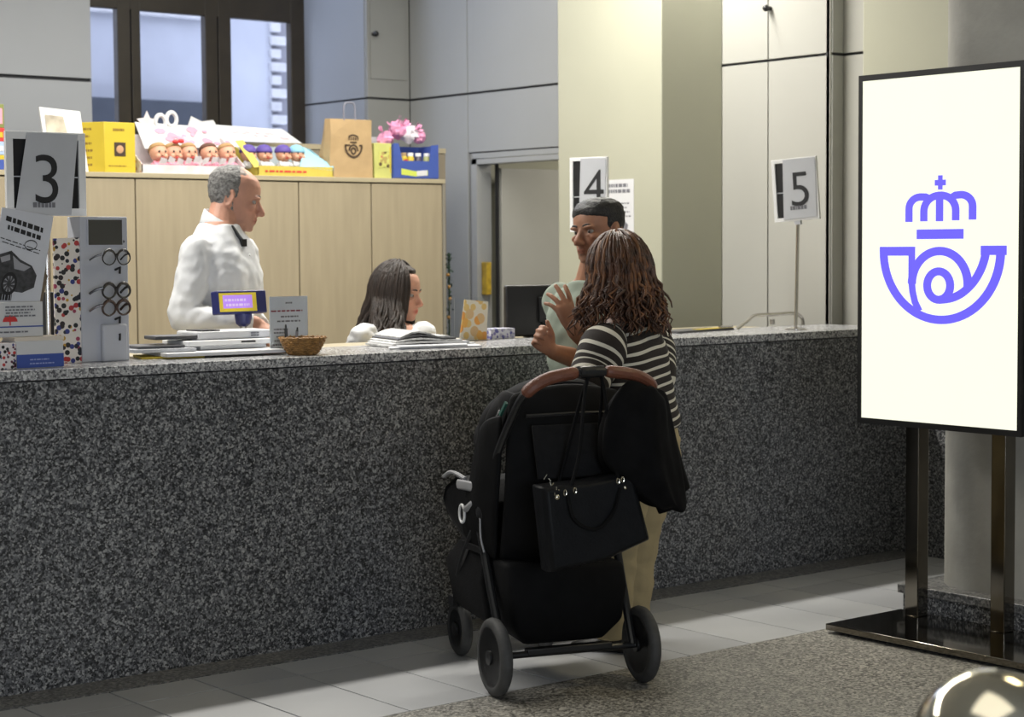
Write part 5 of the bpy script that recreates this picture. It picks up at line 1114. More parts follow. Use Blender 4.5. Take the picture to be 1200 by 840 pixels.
def head_tint(HM, stub=0.0, lip=(0.82, 0.52, 0.50)):
    inv = HM.inverted()
    def f(p):
        q = inv @ p; c = V((1, 1, 1))
        def g(cx, cy, cz, rx, ry, rz): return math.exp(-(((q.x-cx)/rx)**2+((q.y-cy)/ry)**2+((q.z-cz)/rz)**2))
        if q.length > 0.2: return (1, 1, 1)
        l = min(1, 1.5*g(.098, 0, -.069, .012, .020, .009)); c = c.lerp(V(lip), l)
        mline = g(.100, 0, -.0692, .014, .021, .0018); c *= 1-0.5*mline
        if stub: 
            s_ = stub*min(1, g(.07, 0, -.095, .055, .06, .035)*1.2); c = V((c.x*(1-.30*s_), c.y*(1-.24*s_), c.z*(1-.18*s_)))
        for y_ in (-1, 1):
            c *= 1-0.28*g(.078, y_*.031, 0, .022, .021, .012)
            r_ = g(.085, y_*.042, -.035, .03, .025, .02)*.5; c = V((c.x, c.y*(1-.18*r_), c.z*(1-.18*r_)))
        r_ = g(.112, 0, -.037, .015, .016, .014); c = V((c.x, c.y*(1-.15*r_), c.z*(1-.15*r_)))
        return c
    return f
EYEW = mat('eye_white', (0.30, 0.275, 0.26), 0.55, var=0.02); EYED = mat('eye_iris', (0.025, 0.013, 0.008), 0.45, var=0.2)
def eyes(parent, HM, look=(0, 0)):
    for s_ in (-1, 1):
        mb = MB(HM); c = V((.0728, s_*.031, -.001)); mb.ball(c, .0120, 16, 12); e = mb.build('eye', EYEW, parent, smooth=180)
        d = V((1, look[0], look[1])).normalized(); mb = MB(HM); mb.ball(c+d*.0070, (.0062,)*3, 10, 8); mb.build('iris', EYED, e, smooth=180)
def brows(parent, HM, m, th=.0042):
    for s_ in (-1, 1):
        MB(HM).tube(crom([(.092, s_*.012, .0185), (.0925, s_*.030, .0235), (.079, s_*.048, .0190)], 5), [th*.6]+[th]*8+[th*.4, th*.3], 6, flat=((1, 0, 0), 0.8)).build('eyebrow', m, parent)
def hair_cap(HM, mask, parent, m, name='hair', seg=72, rows=5, amp=0.004, fr=55, grow=lambda t, a: 0.008):
    """close fitting hair: a shell over the skull that dips under the skin where no hair grows"""
    rings = []; N = len(HP); idx = []
    for i in range(N-1):
        for j in range(rows): idx.append(i + j/rows)
    idx.append(N-1)
    for u in idx:
        i = min(int(u), N-2); f = u-i; ring = []
        for k in range(seg):
            a = 2*PI*k/seg; p = head_pt(i, a).lerp(head_pt(i+1, a), f); t = HP[i][0]*(1-f)+HP[i+1][0]*f
            aa = abs((a+PI) % (2*PI)-PI); n_ = V((math.cos(a)/0.95, math.sin(a)/0.75, (t-.45)*1.6)).normalized()
            mk = max(0, min(1, mask(t, aa))); nz_ = noise.noise(p*fr)*amp + noise.noise(p*fr*3)*amp*0.6
            ring.append(p + n_*((grow(t, aa)+nz_)*mk - 0.007*(1-mk)))
        rings.append(ring)
    return MB(HM).loft(rings).build(name, m, parent, smooth=180)
def ss(a, b, x): t = max(0, min(1, (x-a)/(b-a))); return t*t*(3-2*t)
def hand(mb, wr, f, n_, td, s=1.0, curl=((.3, .4, .3),)*4, spread=0.10, thumb=(0.9, 0.4, 0.2)):
    """five-fingered hand: wrist wr, finger direction f, palm normal n_, thumb side td"""
    wr, f, n_ = V(wr), V(f).normalized(), V(n_).normalized(); n_ = (n_-f*n_.dot(f)).normalized(); td = V(td); td = (td-f*td.dot(f)-n_*td.dot(n_)).normalized()
    def sect(d, hw, ht, off=0): return [wr+f*d*s+td*(hw*math.cos(2*PI*k/14)+off)*s+n_*ht*math.sin(2*PI*k/14)*s for k in range(14)]
    mb.loft([sect(-.015, .024, .017), sect(.01, .028, .016), sect(.04, .037, .015), (sect(.07, .041, .0135)), sect(.088, .040, .0115), sect(.094, .036, .007)])
    L = (.070, .078, .072, .056)
    for i in range(4):
        o = (0.0305, 0.0105, -0.0100, -0.0295)[i]; b_ = wr+f*(.086-0.004*abs(i-1.2))*s+td*o*s
        d = (f+td*(spread*(1.5-i)*0.6)).normalized(); a = 0; pts = [b_-d*.02*s, b_]
        for k, (fr_, c_) in enumerate(zip((.46, .30, .24), curl[i])):
            a += c_; dd = (d*math.cos(a)+n_*math.sin(a)); pts.append(pts[-1]+dd*L[i]*fr_*s)
        r_ = (.0098, .0100, .0096, .0084)[i]*s
        mb.tube(pts, [r_, r_, r_*.94, r_*.88, r_*.76], 9, rnd=True)
    t0 = wr+f*.022*s+td*.020*s; d1 = (td*thumb[0]+f*0.75+n_*thumb[1]).normalized(); d2 = (td*(thumb[0]-.45)+f*1.0+n_*thumb[2]).normalized()
    mb.tube([t0-d1*.01*s, t0+d1*.034*s, t0+d1*.034*s+d2*.032*s, t0+d1*.034*s+d2*.056*s], [.0150*s, .0125*s, .0108*s, .0085*s], 9, rnd=True)
def torso(mb, TM, rings, grow=0.0, sq=0.85, seg=28):
    """rings: (z, centre x, half depth, half width, centre y)"""
    out = []
    for z_, cx, a, b_, cy in rings:
        r_ = []
        for k in range(seg):
            t = 2*PI*k/seg; c_, s_ = math.cos(t), math.sin(t)
            r_.append(TM @ V((cx+(a+grow)*abs(c_)**sq*(1 if c_ >= 0 else -1), cy+(b_+grow)*abs(s_)**sq*(1 if s_ >= 0 else -1), z_)))
        out.append(r_)
    M0 = mb.M; mb.M = Matrix(); mb.loft(out); mb.M = M0
def folds(sc=9, amp=0.004, st=(1, 1, 2.2), seed=0):
    return lambda p: amp*(noise.noise(V((p.x*sc*st[0]+seed, p.y*sc*st[1], p.z*sc*st[2])))+0.5*noise.noise(p*sc*2.3))
def facing(p, d): return Matrix.Translation(V(p)) @ Matrix.Rotation(math.atan2(d[1], d[0]), 4, 'Z')
def head_m(c, d, pitch=0.0, roll_=0.0, s=1.0): return Matrix.Translation(V(c)) @ Matrix.Rotation(math.atan2(d[1], d[0]), 4, 'Z') @ Matrix.Rotation(pitch, 4, 'Y') @ Matrix.Rotation(roll_, 4, 'X') @ Matrix.Scale(s, 4)
RH = V((R.x, R.y, 0)).normalized(); FH = V((F.x, F.y, 0)).normalized()      # picture-right and away, along the floor
def shoe(p, d, m, parent, s=1.0):
    M = facing(p, d); mb = MB(M); secs = []
    for x_, hw, hh in ((-.085, .020, .035), (-.075, .032, .060), (-.03, .035, .075), (.03, .036, .062), (.09, .043, .045), (.14, .040, .032), (.165, .022, .022)):
        secs.append([V((x_*s, hw*s*math.cos(2*PI*k/12), max(0.0, hh*s*0.5+hh*s*0.52*math.sin(2*PI*k/12)))) for k in range(12)])
    return mb.loft(secs).build('shoe', m, parent, smooth=180)

# ------------------------------------------------------------------ standing clerk in a white shirt
SK1 = skin('clerk_skin', (0.52, 0.27, 0.19)); SHIRT = mat('white_shirt_cloth', (0.70, 0.71, 0.73), 0.8, var=0.03, bump=0.12, bscale=25)
GREYH = mat('grey_hair', (0.20, 0.195, 0.19), 0.75, var=0.55, scale=90, bump=0.8, bscale=220); DKCL = mat('dark_trouser_cloth', (0.02, 0.02, 0.025), 0.85)
D1 = 7.62
b0 = dep(246, 400, D1); dirb = (RH*0.92-FH*0.38).normalized()
p1 = thing('person', 'standing grey haired man in a white shirt behind the counter looking down right', 'person', (b0.x, b0.y, OFL))
TM = facing((b0.x, b0.y, OFL), dirb) @ Matrix.Rotation(0.05, 4, 'Y')
rings = [(0.70, 0, .115, .165, 0), (0.86, 0.0, .125, .170, 0), (1.00, .01, .120, .160, 0), (1.14, .015, .125, .16, 0), (1.24, .012, .120, .165, 0), (1.32, 0.0, .105, .155, 0), (1.385, -.012, .085, .115, 0), (1.44, -.014, .060, .070, 0)]
hc = dep(274, 231, D1); dirh = (RH*0.99+FH*0.10).normalized(); HM1 = head_m(hc, dirh, 0.24, 0, 1.10)
sh = [TM @ V((-.015, s_*.172, 1.315)) for s_ in (-1, 1)]      # -1 = right (near)
elR = dep(216, 372, D1-0.26); wrR = dep(299, 378, D1-0.22)
elL = dep(286, 372, D1+0.22); wrL = dep(304, 381, D1+0.02)
nk = TM @ V((-.012, 0, 1.425))
body = MB(); torso(body, TM, rings)
body.tube([TM @ V((-.02, 0, 1.38)), nk+V((0, 0, .01)), hc+(hc-nk)*(-.25)+dirh*-.022], [.075, .060, .056], 16)
for s_, e, w_ in ((0, elR, wrR), (1, elL, wrL)):
    body.tube(crom([sh[s_], sh[s_].lerp(e, .5), e, e.lerp(w_, .5), w_], 4), lerpl([.058, .052, .043, .038, .028], 17), 12, rnd=True)
for s_ in (-1, 1): body.tube([TM @ V((0, s_*.09, .78)), TM @ V((.02, s_*.095, .44)), TM @ V((-.01, s_*.10, .08))], [.088, .058, .042], 12, rnd=True)
head(body, HM1, nose=1.15)
fdir = (RH*.75-UZ*.62-FH*.15).normalized()
hand(body, wrR+fdir*.005, fdir, (-UZ*.6-RH*.4+FH*.5), (FH*.8+UZ*.5), 1.0, ((.5, .6, .4),)*4, .06)
hand(body, wrL+fdir*.005, (RH*.6-UZ*.75).normalized(), (-UZ*.4-FH*.7), (-FH*.2+RH*.8), 1.0, ((.5, .6, .4),)*4, .06)
bd1 = fuse(body, 'body', SK1, p1, .0052, 2, tint=head_tint(HM1, 0.5))
eyes(p1, HM1, (0, -.35)); brows(p1, HM1, mat('dark_grey_brow', (0.09, 0.075, 0.065), 0.8, var=0.3, scale=90), .0036)
hair_cap(HM1, lambda t, a: max(ss(.80, .62, t)*ss(1.30, 1.55, a)*ss(.12, .24, t+0.10*(a-1.6)), ss(1.25, 1.6, a)*ss(.50, .6, t), .8*ss(.42, .52, t)*ss(1.18, 1.42, a)), p1, GREYH, amp=.004, fr=70, grow=lambda t, a: .0065)
hair_cap(HM1, lambda t, a: ss(.80, .90, t)*ss(.55, 1.1, a)*.8, p1, mat('thin_grey_hair', (0.34, 0.29, 0.26), 0.8, var=0.35, scale=110, bump=0.6, bscale=250), 'thin_hair', amp=.003, fr=90, grow=lambda t, a: .0035)
cl = MB(); torso(cl, TM, rings[:-1]+[(1.43, -.014, .062, .070, 0)], .014)
for s_, e, w_ in ((0, elR, wrR), (1, elL, wrL)):
    cl.tube(crom([sh[s_]+V((0, 0, .0)), sh[s_].lerp(e, .5), e, e.lerp(w_, .5), w_.lerp(e, .02)], 4), lerpl([.066, .068, .062, .056, .044], 17), 14, rnd=False)
    cl.ball(sh[s_], .067)
fuse(cl, 'shirt', SHIRT, p1, .0075, 4, wob=lambda p: folds(13, .009, (1.2, 1.2, .55))(p)+.003*noise.noise(V((p.x*22, p.y*22, p.z*30))))
rows = []
for rx, dz, out in ((.088, -.030, .006), (.078, .005, .002), (.069, .036, 0), (.064, .036, 0), (.068, .0, 0), (.076, -.035, 0)):
    row = []
    for k in range(28):
        a_ = 2*PI*k/28; fw_ = math.cos(a_); q = TM @ V((-.014+rx*.98*fw_+out*fw_, rx*math.sin(a_)*.92, 1.430+dz*(1 if fw_ < .6 else 1-.5*(fw_-.6)) - .030*ss(-.2, 1, fw_) + .022*ss(.2, -1, fw_)*(1 if dz > 0 else .3))); row.append(q)
    rows.append(row)
MB().loft(rows).build('collar', SHIRT, p1, smooth=180)
fr = TM @ V((.118, -.012, 1.35))
MB().tube([TM @ V((.060, -.03, 1.42)), TM @ V((.085, -.020, 1.385)), TM @ V((.098, -.012, 1.365))], .008, 8, rnd=True).obox(TM @ V((.102, -.012, 1.358)), (.022, .022, .03)).build('lanyard_clip', BLACK, p1)
for k in range(4):
    q = TM @ V((.136, -.015, 1.31-.085*k)); MB().ball(q, (.005, .005, .005), 8, 6).build('button', WHITE, p1)
tr_ = MB(); torso(tr_, TM, [(.72, 0, .12, .165, 0), (.92, 0, .125, .168, 0)], .006)
for s_ in (-1, 1): tr_.tube([TM @ V((0, s_*.09, .80)), TM @ V((.02, s_*.095, .44)), TM @ V((-.01, s_*.10, .06))], [.100, .075, .062], 12)
fuse(tr_, 'trousers', DKCL, p1, .012, 2)
for s_ in (-1, 1): q = TM @ V((0.03, s_*.10, 0)); shoe((q.x, q.y, OFL), dirb, BLACK, p1)

# ------------------------------------------------------------------ hair locks
def lock(mb, HM, az, el0, length, rng, r0, wave=0.012, pitch=0.07, flare=0.0, top=0.125, drop_dir=V((0, 0, -1)), a_ax=(.112, .092, .124), seg=6, phase=None, el_end=None):
    """one strand: over the skull from elevation el0, then falling; waves give curl"""
    pts = []; ca, sa = math.cos(az), math.sin(az); e1 = -0.15 if el_end is None else el_end
    k = rng.uniform(.97, 1.10)
    for i in range(7):
        e = el0+(e1-el0)*i/6; pts.append(V((a_ax[0]*k*math.cos(e)*ca-.008, a_ax[1]*k*math.cos(e)*sa, a_ax[2]*k*math.sin(e)-.004)))
    if wave > .0095:
        for i in range(2, 7): u_ = (i-1)/6; pts[i] += V((ca, sa, 0))*(wave*u_*rng.uniform(-.5, .7)) + V((-sa, ca, 0))*(wave*u_*rng.uniform(-.9, .9))
    W0 = HM; q = HM @ pts[-1]; out_ = ((HM.to_3x3() @ V((ca, sa, 0)))); out_.z = 0; out_.normalize()
    pts = [HM @ p for p in pts]; n = max(6, int(length/0.022)); ph = rng.uniform(0, 6.28) if phase is None else phase
    side = out_.cross(UZ).normalized(); base = pts[-1]; amp = wave*rng.uniform(.6, 1.2)
    for i in range(1, n+1):
        s_ = i/n; l = s_*length; g_ = min(1, s_*2.2)
        pts.append(base + drop_dir*l + out_*(flare*s_) + side*(amp*g_*math.sin(2*PI*l/pitch+ph)) + out_*(amp*g_*.8*math.cos(2*PI*l/pitch+ph)))
    m_ = len(pts); rad = [r0*(.7+.3*min(1, i/4))*(1 if i < m_*.7 else max(.25, 1-(i-m_*.7)/(m_*.34))) for i in range(m_)]
    mb.tube(pts, rad, seg)

# ------------------------------------------------------------------ seated clerk with long dark hair
SK2 = skin('seated_clerk_skin', (0.56, 0.30, 0.21)); DKH = mat('dark_brown_hair', (0.020, 0.011, 0.007), 0.62, var=0.45, scale=40, bump=0.5, bscale=150, stretch=(1, 1, .15))
D2 = 8.12
c0_ = dep(456, 400, D2-.05); dirb = (-FH*.86+RH*.5).normalized()
p2 = thing('person', 'seated woman with long dark brown hair and white top behind the counter', 'person', (c0_.x, c0_.y, OFL))
hc = dep(466, 342, D2); dirh = (RH*.93-FH*.30).normalized(); HM2 = head_m(hc, dirh, 0.16, 0.0, 1.02)
TM2 = facing((c0_.x, c0_.y, OFL), dirb) @ Matrix.Rotation(0.10, 4, 'Y')
zs = hc.z-OFL-0.150
rings = [(.44, -.02, .12, .17, 0), (.55, -.02, .105, .145, 0), (.68, -.02, .105, .135, 0), (zs-.14, -.02, .11, .15, 0), (zs-.06, -.03, .10, .155, 0), (zs-.02, -.035, .08, .13, 0), (zs+.015, -.045, .055, .075, 0)]
nk = TM2 @ V((-.05, 0, zs+.0)); sh = [TM2 @ V((-.01, (-.158 if s_ < 0 else .112), zs-.035)) for s_ in (-1, 1)]
el = [dep(412, 425, D2-.12), dep(505, 425, D2-.10)]; wr_ = [dep(450, 420, D2-.32), dep(478, 418, D2-.34)]
body = MB(); torso(body, TM2, rings); body.tube([nk-UZ*.05, nk, hc-UZ*.06-dirh*.02], [.06, .048, .046], 14)
for s_ in (0, 1):
    body.tube(crom([sh[s_], sh[s_].lerp(el[s_], .5), el[s_], wr_[s_]], 4), lerpl([.048, .044, .036, .024], 13), 12, rnd=True)
    hand(body, wr_[s_], (wr_[s_]-el[s_]), (-UZ), (RH if s_ == 0 else -RH), .9, ((.2, .3, .2),)*4, .08)
for s_ in (-1, 1): body.tube(crom([TM2 @ V((0, s_*.09, .47)), TM2 @ V((.36, s_*.09, .46)), TM2 @ V((.38, s_*.09, .06))], 5), lerpl([.085, .06, .045], 11), 12, rnd=True)
head(body, HM2, nose=.9, jaw=.85, female=True)
fuse(body, 'body', SK2, p2, .0058, 2, tint=head_tint(HM2, 0, (0.85, .38, .38)))
eyes(p2, HM2, (0, -.2)); brows(p2, HM2, DKH, .0030)
cl = MB(); torso(cl, TM2, rings[1:-1]+[(zs+.0, -.045, .060, .080, 0)], .014)
for s_ in (0, 1):
    cl.tube(crom([sh[s_], sh[s_].lerp(el[s_], .5), el[s_], el[s_].lerp(wr_[s_], .7)], 4), lerpl([.066, .062, .054, .044], 13), 12); cl.ball(sh[s_], .066)
fuse(cl, 'top', SHIRT, p2, .008, 9, wob=folds(16, .008))
tr_ = MB(); torso(tr_, TM2, rings[:2], .01)
for s_ in (-1, 1): tr_.tube(crom([TM2 @ V((0, s_*.09, .47)), TM2 @ V((.36, s_*.09, .46)), TM2 @ V((.38, s_*.09, .06))], 5), lerpl([.095, .075, .06], 11), 12)
fuse(tr_, 'trousers', DKCL, p2, .012, 2)
for s_ in (-1, 1): q = TM2 @ V((.42, s_*.09, 0)); shoe((q.x, q.y, OFL), dirb, BLACK, p2)
hm = hair_cap(HM2, lambda t, a: max(ss(.85, .93, t), ss(.95, 1.25, a)*ss(.15, .3, t)), p2, DKH, 'hair', amp=.002, grow=lambda t, a: .012)
rng = random.Random(11); mb = MB()
for k in range(150):
    az = rng.uniform(1.05, 5.23); front = min(az, 2*PI-az)
    lock(mb, HM2, az, rng.uniform(.9, 1.5), rng.uniform(.17, .30) if front < 1.6 else rng.uniform(.20, .31), rng, rng.uniform(.007, .011), wave=.009, pitch=.13, flare=rng.uniform(0.0, .03), drop_dir=(V((0, 0, -1))-RH*rng.uniform(0.04, .36)+FH*.12).normalized(), a_ax=(.108, .088, .128))
for k in range(26):   # strands in front of the near cheek
    lock(mb, HM2, rng.uniform(-1.05, -.75), rng.uniform(1.2, 1.5), rng.uniform(.12, .26), rng, .006, wave=.006, pitch=.12, flare=-.01, drop_dir=(V((0, 0, -1))-RH*.16).normalized(), a_ax=(.112, .090, .128))
for k in range(95):   # tress falling over the near shoulder and hiding the neck
    lock(mb, HM2, rng.uniform(-2.3, -1.0), rng.uniform(.5, 1.5), rng.uniform(.26, .38), rng, rng.uniform(.007, .010), wave=.009, pitch=.12, flare=.0, drop_dir=(V((0, 0, -1))-FH*rng.uniform(.45, .85)-RH*rng.uniform(-.12, .10)).normalized(), a_ax=(.110, .090, .128))
mb.build('hair_locks', DKH, p2, smooth=180)
so = thing('office_stool', 'round dark stool under the seated woman, hidden by the counter', 'stool', (c0_.x, c0_.y, OFL))
MB().lathe([(.17, .36), (.19, .37), (.19, .385), (.15, .392)], so.location).build('seat', BLACK, so); MB().tube([so.location, so.location+UZ*.36], .025, 10).build('pole', STEEL, so); MB().lathe([(.22, 0), (.22, .02), (.03, .04)], so.location).build('base', BLACK, so)

# ------------------------------------------------------------------ man talking at the counter
SK3 = skin('customer_skin', (0.36, 0.18, 0.11)); SAGE = mat('sage_shirt_cloth', (0.235, 0.275, 0.225), 0.85, var=0.05, bump=0.12, bscale=40)
BLH = mat('black_hair', (0.006, 0.005, 0.005), 0.5, var=0.3, scale=90, bump=0.6, bscale=180)
m0 = V((4.76, 5.41, 0)); dirb = V((-.97, -.06, 0)).normalized()
D3 = m0.dot(FH)
p3 = thing('person', 'man with short black hair in a sage T-shirt gesturing with both hands at the counter', 'person', m0)
hc = dep(701, 271, D3-.05); dirh = (-RH*.74-FH*.67).normalized(); HM3 = head_m(hc, dirh, 0.03, 0.08, 1.06) @ Matrix.Diagonal((.97, 1.10, 1.0, 1))
TM3 = facing(m0, dirb); zs = hc.z-.245
rings = [(.74, 0, .115, .155, 0), (.86, .01, .12, .15, 0), (.98, .02, .115, .145, 0), (1.10, .02, .115, .16, 0), (zs-.08, .01, .115, .17, 0), (zs-.02, 0, .10, .16, 0), (zs+.03, -.01, .078, .12, 0), (zs+.065, -.01, .058, .07, 0)]
nk = TM3 @ V((-.01, 0, zs+.05)); sh = [TM3 @ V((-.01, s_*.18, zs-.03)) for s_ in (-1, 1)]     # -1 right = counter side, +1 left = camera side
wrL = dep(673, 388, D3-.36); elL = dep(716, 424, D3-.22)
wrR = dep(648, 412, D3-.24); elR = dep(690, 425, D3-.02)
body = MB(); torso(body, TM3, rings); body.tube([nk-UZ*.06, nk, hc-UZ*.05-dirh*.02], [.080, .068, .064], 16)
for s_, e, w_ in ((0, elR, wrR), (1, elL, wrL)):
    body.tube(crom([sh[s_], sh[s_].lerp(e, .55), e, e.lerp(w_, .5), w_], 4), lerpl([.056, .05, .042, .038, .029], 17), 12, rnd=True)
for s_ in (-1, 1): body.tube([TM3 @ V((0, s_*.085, .80)), TM3 @ V((.01, s_*.09, .45)), TM3 @ V((-.01, s_*.09, .08))], [.085, .055, .04], 12, rnd=True)
head(body, HM3, nose=1.2, jaw=1.08)
# open left hand, fingers up and spread
hand(body, wrL, (UZ*.92-RH*.38+FH*.05), (-RH*.45+FH*.6-UZ*.1), (RH*.9+UZ*.2), 1.13, ((.10, .15, .1), (.12, .2, .15), (.25, .35, .25), (.35, .45, .3)), .30, (1.1, .25, .15))
# right hand, loosely closed with the thumb up
hand(body, wrR, (-RH*.66+UZ*.62-FH*.25), (RH*.30-FH*.75+UZ*.2), (UZ*.8+RH*.4), .98, ((.75, 1.0, .7), (.85, 1.1, .8), (.9, 1.15, .8), (.95, 1.2, .8)), .05, (.95, .2, .1))
fuse(body, 'body', SK3, p3, .0050, 2, tint=head_tint(HM3, 0.7, (.85, .6, .58)))
eyes(p3, HM3, (.15, -.10)); brows(p3, HM3, BLH, .0042)
hair_cap(HM3, lambda t, a: max(ss(.68, .78, t+.06*(a-.6)), ss(1.02, 1.35, a)*ss(.36, .56, t)), p3, BLH, amp=.003, fr=60, rows=7, grow=lambda t, a: .0008+.0035*ss(.5, .7, t)+.009*ss(.72, .95, t))
cl = MB(); torso(cl, TM3, rings[:-1]+[(zs+.055, -.01, .068, .080, 0)], .014)
for s_, e in ((0, elR), (1, elL)):
    cl.tube([sh[s_], sh[s_].lerp(e, .45), sh[s_].lerp(e, .85)], [.076, .074, .070], 14); cl.ball(sh[s_], .076)
fuse(cl, 't_shirt', SAGE, p3, .008, 4, wob=folds(12, .006))
tr_ = MB(); torso(tr_, TM3, [(.70, 0, .115, .155, 0), (.90, .01, .118, .152, 0)], .008)
for s_ in (-1, 1): tr_.tube([TM3 @ V((0, s_*.085, .80)), TM3 @ V((.01, s_*.09, .45)), TM3 @ V((-.01, s_*.09, .06))], [.098, .075, .062], 12)
fuse(tr_, 'trousers', mat('dark_jeans', (0.02, 0.022, 0.03), 0.85), p3, .012, 2)
for s_ in (-1, 1): q = TM3 @ V((.03, s_*.09, 0)); shoe((q.x, q.y, 0), dirb, BLACK, p3)

# ------------------------------------------------------------------ woman in the striped sweater, seen from behind
SK4 = skin('woman_skin', (0.42, 0.22, 0.15)); STR = stripe_mat('striped_knit', (0.014, 0.009, 0.007), (0.58, 0.55, 0.47), 0.0335, 0.30)
CURL = mat('auburn_curls', (0.060, 0.022, 0.009), 0.5, var=0.6, scale=30, bump=0.5, bscale=160); BEIGE = mat('beige_trouser_cloth', (0.36, 0.29, 0.16), 0.85, var=0.05, bump=0.15, bscale=60)
w0 = V((4.44, 4.98, 0)); dirb = V((-.30, .95, 0)).normalized()
D4 = w0.dot(FH)
p4 = thing('person', 'woman with long curly auburn hair and striped sweater, seen from behind the stroller', 'person', w0)
hc = dep(724, 316, D4); dirh = (-RH*.62+FH*.78).normalized(); HM4 = head_m(hc, dirh, 0.10, 0.0, 1.0)
pel = dep(752, 540, D4)
zs = hc.z-.235
TM4 = facing((pel.x, pel.y, 0), dirb)
nkw = dep(727, 352, D4); lean = TM4.inverted() @ nkw
def lx(z_): t = (z_-pel.z)/(nkw.z-pel.z); return lean.x*t, lean.y*t
rg = [(.66, .105, .17), (.78, .105, .175), (.90, .10, .155), (1.02, .105, .15), (zs-.08, .112, .165), (zs-.02, .10, .160), (zs+.03, .075, .115), (zs+.06, .05, .065)]
rings = [(z_, lx(z_)[0], a, b_, lx(z_)[1]) for z_, a, b_ in rg]
shz = zs-.035; sh = [TM4 @ V((lx(shz)[0]-.005, lx(shz)[1]+s_*.165, shz)) for s_ in (-1, 1)]      # -1 right, +1 left (near the camera's left)
elL = dep(686, 452, D4-.20); wrL = dep(664, 462, D4+.06); elR = dep(768, 445, D4+.04); wrR = dep(752, 470, D4+.26)
body = MB(); torso(body, TM4, rings); body.tube([nkw-UZ*.07, nkw, hc-UZ*.04], [.06, .048, .048], 14)
for s_, e, w_ in ((0, elR, wrR), (1, elL, wrL)):
    body.tube(crom([sh[s_], sh[s_].lerp(e, .5), e, e.lerp(w_, .5), w_], 4), lerpl([.048, .044, .036, .032, .024], 17), 12, rnd=True)
    hand(body, w_, (w_-e), (-UZ), (-RH if s_ == 0 else RH), .9, ((.3, .4, .3),)*4, .06)
ft = [onZ(768, 742, 0), onZ(735, 765, 0)]; ft[0] = V((4.60, 5.02, 0)); ft[1] = V((4.435, 4.935, 0))
hipj = [TM4 @ V((0, -.085, .74)), TM4 @ V((0, .085, .74))]
kn = [hipj[k].lerp(ft[k], .52)+dirb*.02 for k in (0, 1)]
for k in (0, 1): body.tube([hipj[k], kn[k], ft[k]+UZ*.08], [.085, .055, .04], 12, rnd=True)
head(body, HM4, nose=.9, jaw=.85, female=True)
fuse(body, 'body', SK4, p4, .006, 2, tint=head_tint(HM4, 0, (.85, .45, .45)))
eyes(p4, HM4); brows(p4, HM4, CURL, .003)
# knitted sweater: torso and sleeves keep a running length so that the stripes follow them
def knit(rows, seg, name):
    pass
sw = MB(); seg = 40; rr_ = []
zl = [z_ for z_ in [rings[1][0]-.0, .84, .90, .96, 1.02, 1.07, 1.12, 1.17, 1.21] if z_ < zs-.03] + [zs-.03, zs, zs+.03, zs+.055]
def ringat(z_):
    for A, B in zip(rings[:-1], rings[1:]):
        if A[0] <= z_ <= B[0]: t = (z_-A[0])/(B[0]-A[0]); return [A[i]+(B[i]-A[i])*t for i in range(5)]
    return list(rings[-1])
al = []
for i, z_ in enumerate(zl):
    _, cx, a, b_, cy = ringat(z_); row = []; g_ = .020+.010*ss(1.1, .85, z_)
    for k in range(seg):
        t = 2*PI*k/seg; c_, s_ = math.cos(t), math.sin(t)
        q = V((cx+(a+g_)*abs(c_)**.85*(1 if c_ >= 0 else -1), cy+(b_+g_)*abs(s_)**.85*(1 if s_ >= 0 else -1), z_))
        q = TM4 @ q; q += V((noise.noise(q*11), noise.noise(q*11+V((4, 0, 0))), 0))*.008
        row.append(q); al.append(z_*1.02 + .16*(s_*(b_+g_)+.05) + .006*noise.noise(q*8) + 2.0)
    rr_.append(row)
sw.loft(rr_, True, 0, al)
def sleeve(path, rad, off):
    pts = crom(path, 6); n0 = len(sw.a); sw.tube(pts, lerpl(rad, len(pts)), 18, along=off, rnd=False)
    for i in range(n0, len(sw.v)):
        q = sw.v[i]; sw.v[i] = q+V((noise.noise(q*10+V((9, 0, 0))), noise.noise(q*10), noise.noise(q*10+V((0, 7, 0)))))*.007
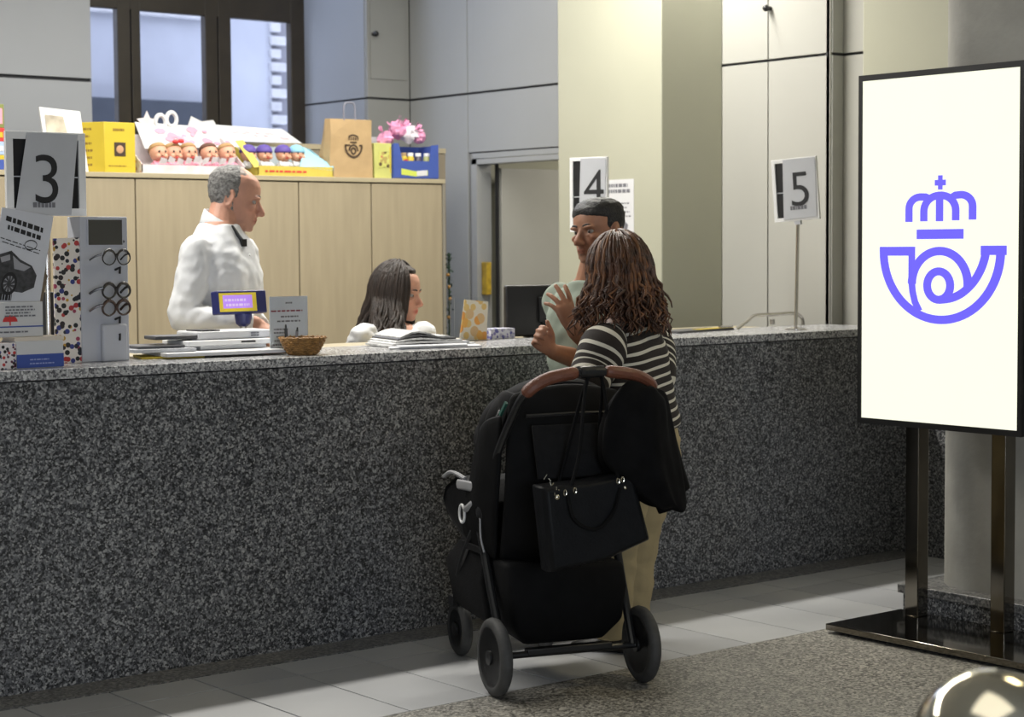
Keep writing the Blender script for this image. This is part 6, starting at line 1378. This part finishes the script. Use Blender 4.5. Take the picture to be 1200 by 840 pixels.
for s_, e, w_ in ((0, elR, wrR), (1, elL, wrL)):
    inn = (TM4 @ V((lx(shz)[0], lx(shz)[1], shz)))
    sleeve([sh[s_].lerp(inn, .45)+UZ*.02, sh[s_]+UZ*.0, sh[s_].lerp(e, .55), e, e.lerp(w_, .5), w_.lerp(e, .12)], [.062, .088, .082, .072, .055, .040], 3.013)
o = sw.build('striped_sweater', STR, p4, smooth=180)
sb = o.modifiers.new('soft', 'SUBSURF'); sb.levels = 1; sb.render_levels = 2
tr_ = MB(); torso(tr_, TM4, rings[:3], .012)
for k in (0, 1): tr_.tube(crom([hipj[k]+UZ*.03, hipj[k].lerp(kn[k], .5), kn[k], kn[k].lerp(ft[k], .5), ft[k]+UZ*.055], 4), lerpl([.105, .092, .078, .070, .066], 17), 14)
fuse(tr_, 'trousers', BEIGE, p4, .008, 3, wob=folds(12, .007, (1, 1, 1.6)))
fd = (-RH*.85+FH*.45).normalized()
for k in (0, 1): shoe((ft[k].x, ft[k].y, 0), fd if k else dirb, mat('dark_shoe', (0.02, 0.018, 0.016), 0.5) if k == 0 else bpy.data.materials['dark_shoe'], p4, .95)
hair_cap(HM4, lambda t, a: max(ss(.85, .93, t), ss(.95, 1.25, a)*ss(.10, .25, t)), p4, CURL, 'hair', amp=.004, grow=lambda t, a: .016)
rng = random.Random(21); mb = MB(); mb2 = MB()
for k in range(330):
    az = rng.uniform(1.0, 5.28); ln = rng.uniform(.10, .225)
    lock(mb if k % 3 else mb2, HM4, az, rng.uniform(.55, 1.52), ln, rng, rng.uniform(.0045, .0075), wave=rng.uniform(.010, .018), pitch=rng.uniform(.045, .065), flare=rng.uniform(.01, .075), a_ax=(.116, .104, .134), drop_dir=V((0, 0, -1)), seg=5)
mb.build('hair_locks', CURL, p4, smooth=180)
mb2.build('hair_locks', mat('copper_curls', (0.14, 0.055, 0.018), 0.5, var=0.5, scale=30), p4, smooth=180)

for o in bpy.data.objects:
    if o.parent and o.name.split('.')[0] in ('printed_text', 'small_print', 'pink_print', 'ruffle', 'keys', 'key_chain', 'red_text', 'hair_locks', 'berries'): o['kind'] = 'stuff'
